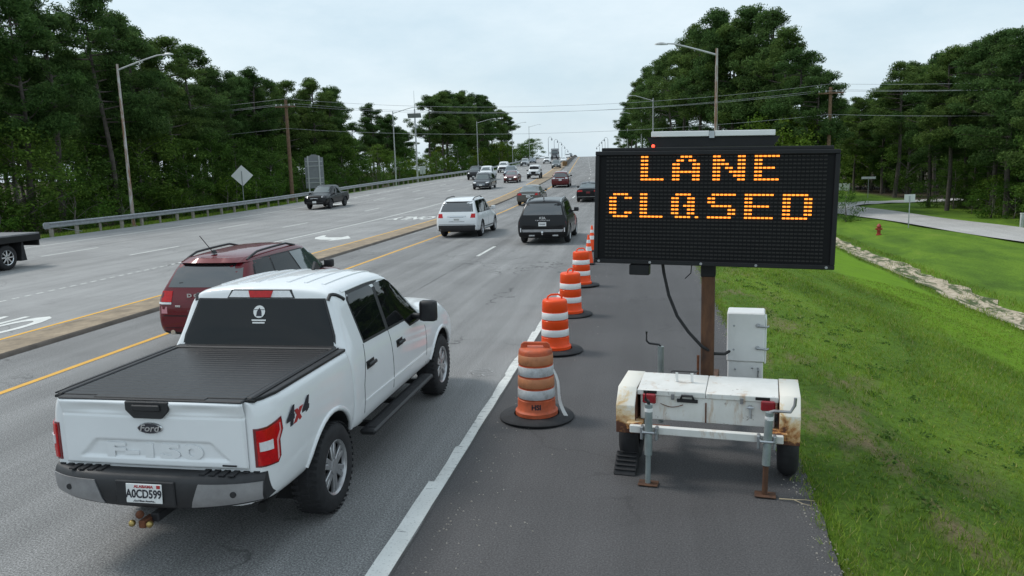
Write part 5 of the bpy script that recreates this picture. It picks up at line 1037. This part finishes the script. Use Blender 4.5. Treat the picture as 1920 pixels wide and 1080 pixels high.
MB().tube([(-.47, .42, 2.03), (-.46, .45, 1.92), (-.41, .47, 1.68), (-.32, .48, 1.45), (-.2, .48, 1.28), (-.06, .48, 1.13), (.06, .6, 1.03), (.16, .85, .97), (.22, 1.0, .98)], .017, 8).build('power_cable', 'rubber', T)
MB().tube([(-.17, .45, 2.03), (-.18, .45, 1.92), (-.24, .46, 1.86)], .006, 6).build('thin_cable', 'rubber', T)
# the board: own frame, face at local y = 0
Bd = empty('message_panel'); Bd.parent = T; Bd.matrix_local = Matrix.Translation((.019, .376, 2.595)) @ Matrix.Rotation(.015, 4, 'Z') @ Matrix.Rotation(-.0445, 4, 'X') @ Matrix.Rotation(.0206, 4, 'Y')
BW, BH = 2.392, 1.172
MB().box((0, .10, 0), (BW, .14, BH), .006).build('housing', 'board_black', Bd)
fr = MB()
for s in (-1, 1): fr.box((0, .012, s * (BH / 2 - .022)), (BW, .05, .044), .006).box((s * (BW / 2 - .022), .012, 0), (.044, .05, BH - .088), .006)
fr.build('frame', 'board_black', Bd)
MB().box((0, .022, 0), (BW - .09, .02, BH - .09)).build('display_face', 'board_face', Bd, None)
# dot matrix
CP, RPp = .0402, .0383; X0, Z0 = -1.065, .525
pat = {'L': ['110000'] * 6 + ['111111'], 'A': ['0011100', '0110110', '1100011', '1100011', '1111111', '1100011', '1100011'], 'N': ['11000011', '11100011', '11110011', '11011011', '11001111', '11000111', '11000011'], 'E': ['111111', '110000', '110000', '111110', '110000', '110000', '111111'],
       'C': ['011110', '110011', '110000', '110000', '110000', '110011', '011110'], 'Q': ['0111100', '1100110', '1100110', '1101110', '1100110', '1100110', '0111101'], 'S': ['0111111', '1100000', '1100000', '0111110', '0000011', '0000011', '1111110'], 'F': ['1111111', '1100000', '1100000', '1111110', '1100000', '1100000', '1111111'], 'D': ['1111110', '1100011', '1100011', '1100011', '1100011', '1100011', '1111110']}
lit = set()
def dotbox(m_, c_, r_, s=1.0): m_.box((X0 + c_ * CP, .008, Z0 - r_ * RPp), (.031 * s, .010, .0155 * s), 0)
for ch, c0, r0 in (('L', 9, 0), ('A', 17, 0), ('N', 27, 0), ('E', 37, 0), ('C', 1, 10), ('L', 9, 10), ('Q', 17, 10), ('S', 26, 10), ('F', 35, 10), ('D', 44, 10)):
    m_ = MB()
    for r_, row in enumerate(pat[ch]):
        for c_, k in enumerate(row):
            if k == '1': dotbox(m_, c0 + c_, r0 + r_, 1.0); lit.add((c0 + c_, r0 + r_))
    m_.build('lit_letter', 'led_on', Bd, None)['kind'] = 'stuff'
m_ = MB(); v = []; f = []
for r_ in range(28):
    for c_ in range(54):
        if (c_, r_) in lit: continue
        x, z = X0 + c_ * CP, Z0 - r_ * RPp; k = len(v)
        for sx, sz in ((-1, -1), (1, -1), (1, 1), (-1, 1)): v.append((x + sx * .0145, .006, z + sz * .0065))
        for sx, sz in ((-1, -1), (1, -1), (1, 1), (-1, 1)): v.append((x + sx * .0155, .013, z + sz * .0075))
        f.append((k, k + 1, k + 2, k + 3))
        for q in range(4): f.append((k + q, k + 4 + q, k + 4 + (q + 1) % 4, k + (q + 1) % 4))
o = pyd('unlit_dots', v, f, 'led_off', Bd); o['kind'] = 'stuff'
MB().box((0, .06, BH / 2 + .018), (BW - .12, .09, .036), .006).build('top_channel', 'board_black', Bd)
MB().prism([(-.66, 0), (.66, 0), (.60, -.10), (-.60, -.10)], .5, Matrix.Translation((-.02, .62, BH / 2 + .145)) @ Matrix(((1, 0, 0, 0), (0, 0, -1, 0), (0, 1, 0, 0), (0, 0, 0, 1)))).build('solar_bracket', 'board_black', Bd)
for s in (-1, 1):
    MB().box((-.02 + s * .32, .40, BH / 2 + .175), (.585, .62, .055), .004).build('solar_panel', 'plate_white', Bd); MB().box((-.02 + s * .32, .40, BH / 2 + .204), (.54, .57, .006)).build('solar_cells', 'solar_blue', Bd)
MB().box((-.02, .10, BH / 2 + .165), (.05, .03, .07)).build('bracket_clip', 'galvanised', Bd)
MB().box((-.60, .02, BH / 2 + .05), (.03, .03, .03), .008).build('status_lamp', 'led_red', Bd)
MB().box((-.71, .06, -BH / 2 - .062), (.21, .13, .11), .008).build('sensor_box', 'board_black', Bd)
for x in (-1.14, -.6, -.08, .46, 1.12): MB().cyl((x, -.016, -BH / 2 + .022), (x, -.010, -BH / 2 + .022), .014, n=12).build('bolt', 'bumper_grey', Bd)
ch = tag(empty('wheel_chock', (.58 - .74 * math.cos(R(8)) - .30 * math.sin(R(8)), 7.75 + .74 * math.sin(R(8)) - .30 * math.cos(R(8)) - .03, .004), -R(8)), 'black ribbed rubber chock against the left trailer wheel', 'wheel chock')
MB().prism([(-.13, 0), (.14, 0), (.10, .16), (.06, .17), (-.11, .03)], .22, Matrix.Translation((-.11, 0, 0)) @ Matrix(((0, 0, 1, 0), (1, 0, 0, 0), (0, 1, 0, 0), (0, 0, 0, 1))), .006).build('wedge', 'rubber', ch)
for i in range(5): MB().box((0, -.10 + .036 * i, .048 + .033 * i), (.2, .014, .02), .003, Matrix.Rotation(.72, 3, 'X')).build('rib', 'rubber', ch)
# ------------------------------------------------------------------ trees
def leafmat(name, c0, c1, c2, trans=.3):
    mt, N, L, b = newmat(name); b.inputs['Roughness'].default_value = .8; b.inputs['Specular IOR Level'].default_value = .12
    g = N.new('ShaderNodeNewGeometry'); oi = N.new('ShaderNodeObjectInfo'); t = N.new('ShaderNodeTexCoord')
    c = ramp(N, L, g.outputs['Random Per Island'], [(.0, c0), (.55, c1), (1.0, c2)])
    k = ramp(N, L, oi.outputs['Random'], [(0, (.72, .8, .7)), (.5, (1, 1, 1)), (1, (1.3, 1.15, .95))]); c = mixc(N, L, 1.0, c, k, 'MULTIPLY')
    k = ramp(N, L, noise(N, L, t.outputs['Object'], .55, 3), [(.3, .7), (.7, 1.35)]); c = mixc(N, L, 1.0, c, k, 'MULTIPLY')
    L.new(c, b.inputs['Base Color']); tr = N.new('ShaderNodeBsdfTranslucent'); L.new(c, tr.inputs[0]); ms = N.new('ShaderNodeMixShader'); ms.inputs[0].default_value = trans
    L.new(b.outputs[0], ms.inputs[1]); L.new(tr.outputs[0], ms.inputs[2]); L.new(ms.outputs[0], N['Material Output'].inputs[0])
leafmat('leaf_pine', (.042, .084, .026), (.072, .134, .039), (.118, .19, .056), .38); leafmat('leaf_broad', (.046, .096, .020), (.078, .150, .029), (.125, .21, .042), .36); leafmat('leaf_bright', (.06, .11, .012), (.095, .165, .018), (.15, .21, .03)); leafmat('leaf_shrub', (.042, .095, .017), (.075, .155, .024), (.125, .22, .035), .38)
plain('bark_pine', (.085, .072, .062), .95, var=.45, vscale=5, bump=.6, bscale=25); plain('bark_grey', (.16, .145, .125), .95, var=.4, vscale=5, bump=.5, bscale=25)
rg = np.random.default_rng(11)
def leaves(name, cl, n, size, asp, mat, flat=.0, shell=.55):
    """leaf faces spread through clumps (x, y, z, r, rz)"""
    P = []; S = []; O = []
    for (x, y, z, r, rz_) in cl:
        k = max(8, int(n * (r / 1.0) ** 2)); d = rg.normal(size=(k, 3)); d /= np.linalg.norm(d, axis=1)[:, None]; rad = rg.random(k) ** shell
        P.append(np.array([x, y, z]) + d * rad[:, None] * np.array([r, r, rz_])); S.append(size * rg.uniform(.6, 1.35, k)); O.append(d)
    P = np.concatenate(P); S = np.concatenate(S); O = np.concatenate(O); k = len(P)
    nrm = rg.normal(size=(k, 3)) * .8 + O * .7; nrm[:, 2] += .35 + flat * .5; nrm /= np.linalg.norm(nrm, axis=1)[:, None]
    a = np.cross(nrm, rg.normal(size=(k, 3))); a /= np.linalg.norm(a, axis=1)[:, None]; b_ = np.cross(nrm, a)
    a *= (S * .5)[:, None]; b_ *= (S * .5 * asp)[:, None]
    V = np.stack([P - a, P + b_ - a * .15, P + a, P - b_ - a * .15], 1).reshape(-1, 3)
    me = bpy.data.meshes.new(name); me.vertices.add(4 * k); me.vertices.foreach_set('co', V.ravel()); me.loops.add(4 * k); me.loops.foreach_set('vertex_index', np.arange(4 * k, dtype=np.int32)); me.polygons.add(k); me.polygons.foreach_set('loop_start', np.arange(0, 4 * k, 4, dtype=np.int32)); me.update(calc_edges=True); me.validate()
    me.materials.append(MAT[mat]); return me
def pine(seed, h=14.0, c0=.42, spread=2.6, dens=430, vine=False):
    q = random.Random(seed); t = MB(); ln = (q.uniform(-.5, .5), q.uniform(-.5, .5))
    ax = lambda z: (ln[0] * (z / h) ** 1.5 + .12 * math.sin(z * .5 + seed), ln[1] * (z / h) ** 1.5 + .12 * math.cos(z * .43 + seed), z)
    t.tube([ax(h * i / 10) for i in range(10)] + [ax(h * .97)], h * .0135, 9, h * .003); cl = []
    for i in range(34):
        f_ = c0 + (1 - c0) * (i + q.random()) / 34; z = h * f_; a = q.uniform(0, 6.283); u = (f_ - c0) / (1 - c0)
        ln_ = spread * (.35 + .9 * math.sin(math.pi * min(1, .18 + .80 * u)) ** .8) * q.uniform(.55, 1.1) * (1 - .35 * u)
        x0, y0, _ = ax(z); ex, ey, ez = x0 + math.cos(a) * ln_, y0 + math.sin(a) * ln_, z + ln_ * q.uniform(.05, .42)
        t.tube([(x0, y0, z), (lerp(x0, ex, .5), lerp(y0, ey, .5), lerp(z, ez, .35)), (ex, ey, ez)], h * .0042, 5, h * .0012)
        for k in range(q.choice((2, 3, 3, 4))):
            s = q.uniform(.5, 1.05); r = q.uniform(.48, .95) * (1.1 - .3 * u); cl.append((lerp(x0, ex, s) + q.uniform(-.4, .4), lerp(y0, ey, s) + q.uniform(-.4, .4), lerp(z, ez, s) + q.uniform(-.1, .4), r, r * .62))
    x0, y0, _ = ax(h); cl += [(x0 + q.uniform(-.4, .4), y0 + q.uniform(-.4, .4), h - q.uniform(.1, 1.0), .6, .5) for i in range(5)]
    for i in range(6):
        z = h * q.uniform(c0 * .45, c0); a = q.uniform(0, 6.28); l = q.uniform(.5, 1.5); x0, y0, _ = ax(z); t.tube([(x0, y0, z), (x0 + math.cos(a) * l, y0 + math.sin(a) * l, z + q.uniform(-.1, .3))], .03, 4, .01)
    if vine: cl += [(ax(z)[0] + q.uniform(-.3, .3), ax(z)[1] + q.uniform(-.3, .3), z, .55, .7) for z in [h * .05 + i * h * .045 for i in range(18)]]
    tm = t.build('trunk', 'bark_pine', None, 60).data; bpy.data.objects.remove(bpy.data.objects[-1] if False else [o for o in bpy.data.objects if o.data is tm][0])
    return tm, leaves('crown', cl, dens * 1.35, .23, .27, 'leaf_pine'), h
def broad(seed, h=8.0, c0=.12, rad=.30, dens=210, mat='leaf_broad', size=.18, ncl=70, bark='bark_grey'):
    q = random.Random(seed); t = MB(); cl = []; R0 = h * rad
    t.tube([(0, 0, 0), (.1, .05, h * .25), (-.08, .1, h * .55), (.05, 0, h * .85)], h * .018, 8, h * .004)
    for i in range(ncl):
        u = q.random(); z = h * (c0 + (1 - c0) * u); a = q.uniform(0, 6.283); rr_ = R0 * (math.sin(math.pi * (.12 + .80 * u)) ** .7) * q.uniform(.35, 1.08); x, y = math.cos(a) * rr_, math.sin(a) * rr_
        r = q.uniform(.45, .95) * (h / 8) ** .6; cl.append((x, y, z, r, r * .7))
        if i % 5 == 0: t.tube([(0, 0, max(.2, z - rr_ * .7)), (x * .5, y * .5, z - rr_ * .25), (x, y, z)], h * .006, 5, h * .0015)
    tm = t.build('trunk', bark, None, 60).data; bpy.data.objects.remove([o for o in bpy.data.objects if o.data is tm][0])
    return tm, leaves('crown', cl, dens, size, .62, mat, .5), h
PINES = [pine(1), pine(2, 14, .36, 2.9), pine(3, 14, .48, 2.3), pine(4, 14, .30, 2.7, 430), pine(5, 14, .52, 3.0)]
VINE = pine(9, 14, .34, 2.4, 400, True)
BROAD = [broad(21), broad(22, 8, .10, .34), broad(23, 8, .16, .27)]
BRIGHT = [broad(31, 6, .08, .36, 200, 'leaf_bright', .16), broad(32, 6, .06, .34, 200, 'leaf_bright', .16)]
SHRUB = [broad(41, 3.4, .03, .52, 210, 'leaf_shrub', .13, 46), broad(42, 3.4, .02, .6, 210, 'leaf_shrub', .13, 46), broad(43, 3.4, .04, .45, 210, 'leaf_broad', .13, 46)]
def tree(proto, X, Y, h, label, group, name='pine_tree', cat='tree', sq=1.0):
    tm, lm, h0 = proto; s = h / h0; z = gz(X, Y) - .05
    e = tag(empty(name, (X, Y, z), rnd.uniform(0, 6.28)), label, cat, group); e.scale = (s * sq, s * sq, s)
    for nme, me in (('trunk', tm), ('crown', lm)): o = bpy.data.objects.new(nme, me); COL.objects.link(o); o.parent = e
    return e
LP, LPG = 'tall dark pine in the dense wood behind the left guardrail', 'pines of the left wood'
LB, LBG = 'leafy understorey tree below the pines of the left wood', 'understorey trees of the left wood'
LS_, LSG = 'low green shrub along the edge of the left wood', 'shrubs along the left wood'
pk = lambda l: l[rnd.randrange(len(l))]
# front of the left wood: outline trees (x, y, top)
for X, Y, zt in [(-39.5, 38.5, 13.6), (-37.5, 42.5, 13.6), (-38.2, 46, 13.9), (-37.3, 50, 15.2), (-38.4, 53, 14.4), (-39.3, 56.5, 14.0), (-39.3, 60.5, 13.9), (-40.6, 66, 14.0), (-41.2, 70.5, 12.6), (-42.2, 75.5, 12.8), (-42.2, 80.5, 13.6), (-42.4, 84.5, 12.8), (-42.1, 88.5, 13.3), (-41.2, 93, 13.9), (-40.8, 97, 13.4), (-41.2, 101, 11.9)]:
    tree(pk(PINES), X, Y, zt - gz(X, Y), LP, LPG, sq=rnd.uniform(1.0, 1.25))
def rows(n, x0, x1, y0, y1, h0, h1, protos, label, group, name, sq=(1, 1.25), seed=1, ok=None):
    q = random.Random(seed); k = 0; pts = []
    for _ in range(n * 12):
        if k >= n: break
        Y = q.uniform(y0, y1); X = q.uniform(x0, x1)
        if ok and not ok(X, Y): continue
        if any((X - a) ** 2 + (Y - b_) ** 2 < 2.2 for a, b_ in pts): continue
        pts.append((X, Y)); k += 1; tree(protos[q.randrange(len(protos))], X, Y, q.uniform(h0, h1), label, group, name, sq=q.uniform(*sq))
rows(44, -58, -43.5, 44, 108, 11.8, 14.6, PINES, LP, LPG, 'pine_tree', seed=2)
rows(22, -76, -58, 62, 130, 12.5, 15.0, PINES, LP, LPG, 'pine_tree', (1.2, 1.5), seed=3)
rows(40, -43, -37.3, 36, 103, 4.5, 8.0, BROAD, LB, LBG, 'leafy_tree', (1.0, 1.4), seed=4)
rows(38, -37.6, -35.4, 36, 104, 1.8, 3.6, SHRUB, LS_, LSG, 'shrub', (1.0, 1.4), seed=5)
# middle group beyond the first gap
MP, MPG = 'dark pine in the far clump left of the hill road', 'pines of the far left clump'; MB_, MBG = 'bright leafy tree in the far growth left of the hill road', 'leafy trees of the far left growth'
for X, Y, zt in [(-47.5, 133, 13.9), (-45.8, 136, 12.2), (-49, 140, 11.0), (-44.5, 141, 9.8), (-44.0, 158, 17.0), (-42.5, 163, 18.0), (-43.5, 170, 19.0), (-41.8, 176, 19.0), (-42.5, 184, 20.0), (-41.2, 192, 20.3), (-41.5, 200, 20.4), (-42, 208, 19.5), (-42.5, 216, 19), (-41.5, 226, 18.4), (-41.8, 236, 17.6), (-46, 180, 19.5), (-47, 200, 20.2), (-48, 220, 20)]:
    tree(pk(PINES), X, Y, zt - gz(X, Y), MP, MPG, sq=rnd.uniform(1.0, 1.25))
rows(30, -46, -38.5, 106, 240, 4.5, 8.5, BROAD + BRIGHT, MB_, MBG, 'leafy_tree', (1.0, 1.5), seed=6, ok=lambda X, Y: X < cx(Y) + edL(Y) - 4.5)
rows(16, -75, -52, 150, 260, 10, 14, PINES, MP, MPG, 'pine_tree', (1.2, 1.5), seed=7)
rows(12, -60, -42, 250, 330, 7, 10, BROAD, MB_, MBG, 'leafy_tree', (1.2, 1.6), seed=8, ok=lambda X, Y: X < cx(Y) - 27)
# grove right of the road
GP, GPG = 'tall pine of the grove rising behind the message board', 'pines of the right grove'
for i, (X, Y, zt) in enumerate([(-6.9, 252, 16), (-4.9, 225, 17.5), (-3.4, 200, 18.8), (-2.2, 180, 19.4), (-.6, 160, 19.8), (.9, 146, 20.4), (2.2, 128, 19.6), (3.6, 114, 18.7), (5.0, 102, 18.4), (6.2, 96, 19.0), (7.3, 88, 19.2), (8.2, 94, 18.6), (9.2, 86, 17.6), (10.6, 85, 18.8), (12.3, 82.5, 18.2), (13.0, 78, 15.6), (13.6, 72, 13.0), (14.2, 70, 11.2), (9.8, 98, 18), (12, 100, 17.5), (6, 118, 18), (13.2, 92, 16.0)]):
    tree(VINE if i == 14 else pk(PINES), X, Y, zt - 1.1 - gz(X, Y), 'vine-wrapped pine with a pointed top in the grove behind the message board' if i == 14 else GP, GPG, sq=rnd.uniform(1.0, 1.2))
GB, GBG = 'leafy tree at the foot of the grove behind the message board', 'leafy trees of the right grove'
rows(22, -2, 16, 82, 190, 5, 8.5, BROAD, GB, GBG, 'leafy_tree', (1.0, 1.4), seed=9, ok=lambda X, Y: X > cx(Y) + 5.2 and X < 13.3)
for X, Y, zt in [(11.6, 71, 6.4), (13.4, 69.5, 6.0), (13.9, 73.5, 5.2), (10.2, 74, 6.6), (12.4, 66.5, 4.4)]: tree(pk(BRIGHT), X, Y, zt - gz(X, Y), 'yellow-green leafy tree just above the right half of the message board', 'yellow-green trees above the board', 'leafy_tree', sq=1.1)
tree(SHRUB[0], 14.9, 62, 2.6, 'small green bush at the right edge of the message board', None, 'shrub', 'bush')
# wood beyond the side road
WP, WPG = 'pine in the wood beyond the right side road', 'pines of the right wood'; WB_, WBG = 'leafy tree in the wood beyond the right side road', 'leafy trees of the right wood'
for X, Y, zt in [(26.2, 55, 10.2), (25.8, 62.0, 11.4), (27.6, 63, 11.2), (27.0, 67, 11.9), (28.2, 71, 12.0), (28.2, 75.5, 12.0), (30.5, 77, 12.0), (32.8, 78, 11.6), (24.8, 70, 11.2), (25.2, 76, 11.6), (27.8, 94, 12.6), (30, 97, 13.0), (33, 98, 13.4), (29, 104, 11.5), (26.8, 108, 10.2), (31, 110, 12), (27, 120, 11), (24.5, 128, 9.5)]:
    tree(pk(PINES), X, Y, zt - gz(X, Y), WP, WPG, sq=rnd.uniform(1.0, 1.3))
rows(26, 29, 62, 44, 79, 9.5, 11.8, PINES, WP, WPG, 'pine_tree', (1.1, 1.4), seed=12, ok=lambda X, Y: X > 25.5 + (Y < 58) * (58 - Y) * .12)
rows(20, 22, 70, 96, 150, 11, 14, PINES, WP, WPG, 'pine_tree', (1.1, 1.5), seed=13)
rows(30, 25.4, 36, 48, 78.5, 3.5, 8, BROAD, WB_, WBG, 'leafy_tree', (1.0, 1.4), seed=14)
rows(26, 20, 46, 95, 128, 6, 11, BROAD, WB_, WBG, 'leafy_tree', (1.1, 1.5), seed=15, ok=lambda X, Y: not (21 < X < 26.5 and Y < 118))
rows(34, 25.0, 31.5, 46, 79, 1.2, 3.2, SHRUB, 'low shrub at the foot of the wood beyond the side road', 'shrubs of the right wood', 'shrub', (1.0, 1.5), seed=16)

# ------------------------------------------------------------------ grass blades on the near bank and under the guardrail
mt, N, Lk, b = newmat('grass_blade'); b.inputs['Roughness'].default_value = .7; b.inputs['Specular IOR Level'].default_value = .2
g = N.new('ShaderNodeNewGeometry'); v_, vs_ = mapped(N, Lk, (1, .35, 1))
c = ramp(N, Lk, g.outputs['Random Per Island'], [(0, (.09, .16, .016)), (.45, (.165, .28, .024)), (.8, (.24, .34, .04)), (.93, (.33, .32, .09)), (1, (.44, .38, .2))])
k = ramp(N, Lk, noise(N, Lk, vs_, .45, 8, .65, .5), [(.28, (.6, .65, .7)), (.5, (1, 1, 1)), (.72, (1.25, 1.15, 1))]); c = mixc(N, Lk, 1.0, c, k, 'MULTIPLY'); Lk.new(c, b.inputs['Base Color'])
tr = N.new('ShaderNodeBsdfTranslucent'); Lk.new(c, tr.inputs[0]); ms = N.new('ShaderNodeMixShader'); ms.inputs[0].default_value = .3; Lk.new(b.outputs[0], ms.inputs[1]); Lk.new(tr.outputs[0], ms.inputs[2]); Lk.new(ms.outputs[0], N['Material Output'].inputs[0])
def blades(name, pts, hs, ws, label):
    k = len(pts); P = np.array(pts); a = rg.uniform(0, 6.283, k); hs = np.array(hs); ws = np.array(ws); ld = rg.uniform(0, 6.283, k); ln = hs * rg.uniform(.1, .9, k)
    d = np.stack([np.cos(a), np.sin(a), 0 * a], 1) * (ws / 2)[:, None]; tip = P + np.stack([np.cos(ld) * ln, np.sin(ld) * ln, hs], 1)
    V = np.stack([P - d, P + d, tip], 1).reshape(-1, 3); me = bpy.data.meshes.new(name); me.vertices.add(3 * k); me.vertices.foreach_set('co', V.ravel()); me.loops.add(3 * k); me.loops.foreach_set('vertex_index', np.arange(3 * k, dtype=np.int32)); me.polygons.add(k); me.polygons.foreach_set('loop_start', np.arange(0, 3 * k, 3, dtype=np.int32)); me.update(calc_edges=True)
    return tag(link(name, me, 'grass_blade'), label, 'grass', kind='stuff')
pts, hs, ws = [], [], []; q = random.Random(77)
patchy = [(q.uniform(1.8, 8), q.uniform(4, 26), q.uniform(.3, 1.0)) for i in range(60)]
while len(pts) < 150000:
    Y = 3.6 + 26 * q.random() ** 1.7; X = 1.5 + (9.2 if Y > 9 else 6.5) * q.random() ** 1.15
    if X > 2.0 + Y * .62: continue
    if X < 3.8 and q.random() < .62 * (1 - (X - 1.5) / 2.3): continue
    tall = 1.0
    for (px, py, pr) in patchy:
        if (X - px) ** 2 + ((Y - py) * .7) ** 2 < pr * pr: tall = 1.7; break
    z = gz(X, Y) - .004
    for _ in range(3): pts.append((X + q.uniform(-.025, .025), Y + q.uniform(-.025, .025), z)); hs.append(q.uniform(.018, .055) * tall); ws.append(q.uniform(.004, .010) * (1 + Y * .035))
for i in range(2600):                                            # ragged fringe creeping over the shoulder edge
    Y = 3.6 + 26 * q.random() ** 1.5; X = 1.5 + q.gauss(.04, .06); z = max(zr(Y), gz(X, Y)) - .002
    for _ in range(3): pts.append((X + q.uniform(-.03, .03), Y + q.uniform(-.03, .03), z)); hs.append(q.uniform(.02, .07)); ws.append(q.uniform(.004, .009) * (1 + Y * .03))
blades('grass', pts, hs, ws, 'short mown grass and weeds covering the right bank beside the shoulder')
pts, hs, ws = [], [], []
for i in range(16000):
    Y = q.uniform(33, 75); X = cx(Y) + edL(Y) - .25 - 4.5 * q.random() ** 1.3; pts.append((X, Y, gz(X, Y) - .01)); hs.append(q.uniform(.08, .22)); ws.append(q.uniform(.02, .04))
blades('grass', pts, hs, ws, 'taller grass strip between the left guardrail and the wood')
pts, hs, ws = [], [], []
for i in range(9000):                                            # weeds growing in the paved ditch joints and along its lips
    Y = q.uniform(20, 60); s = q.choice((0, 0, 1, 1, 2)); X = (10.75 + q.gauss(0, .14)) if s == 0 else (12.45 + q.gauss(0, .16)) if s == 1 else (11.5 + q.gauss(0, .25) + .2 * math.sin(Y * 1.3))
    if s == 2 and math.sin(Y * 2.1) + math.sin(Y * .7) < .6: continue
    pts.append((X, Y, gz(X, Y) + .015)); hs.append(q.uniform(.05, .16)); ws.append(q.uniform(.012, .03))
blades('grass', pts, hs, ws, 'weeds growing along the paved ditch')
wc = []
for i in range(170):                                             # darker broad-leaved weeds in loose drifts
    Y = 4.5 + 19 * q.random() ** 1.5; X = 2.2 + abs(q.gauss(1.0, .9)) + .5 * math.sin(Y * .8)
    if X > 9: continue
    r = q.uniform(.06, .2); wc.append((X, Y, gz(X, Y) + .02, r, .035))
lm = leaves('weeds', wc, 1100, .04, .7, 'leaf_broad', .9); o = bpy.data.objects.new('weeds', lm); COL.objects.link(o); tag(o, 'dark broad-leaved weeds in drifts on the right bank', 'weeds', kind='stuff')
t = MB(); t.tube([(1.20, 6.98, .015), (1.32, 6.94, .03), (1.42, 6.97, .02), (1.5, 6.93, .03)], .006, 5, .003).tube([(1.32, 6.94, .03), (1.39, 6.87, .025), (1.46, 6.86, .015)], .004, 5, .002)
plain('dry_twig', (.42, .34, .22), .9, var=.2); tag(t.build('twig', 'dry_twig'), 'pale dry twig lying at the grass edge near the bottom right', 'twig')

# loose gravel and crumbs along the ragged shoulder edge and the edge line
v = []; f = []; q = random.Random(99)
for i in range(1500):
    Y = 3.5 + 24 * q.random() ** 1.6; X = 1.46 + q.gauss(-.05, .07) if q.random() < .7 else -1.8 + abs(q.gauss(0, .35)); s = q.uniform(.004, .013); z = zr(Y) + .001
    if X > 1.6: continue
    k = len(v); a = q.uniform(0, 6.28)
    for j in range(3): v.append((X + math.cos(a + j * 2.1) * s, Y + math.sin(a + j * 2.1) * s, z))
    v.append((X, Y, z + s * .9)); f += [(k, k + 1, k + 3), (k + 1, k + 2, k + 3), (k + 2, k, k + 3)]
o = pyd('gravel', v, f, 'concrete'); tag(o, 'loose gravel crumbs along the shoulder edges', 'gravel', kind='stuff')
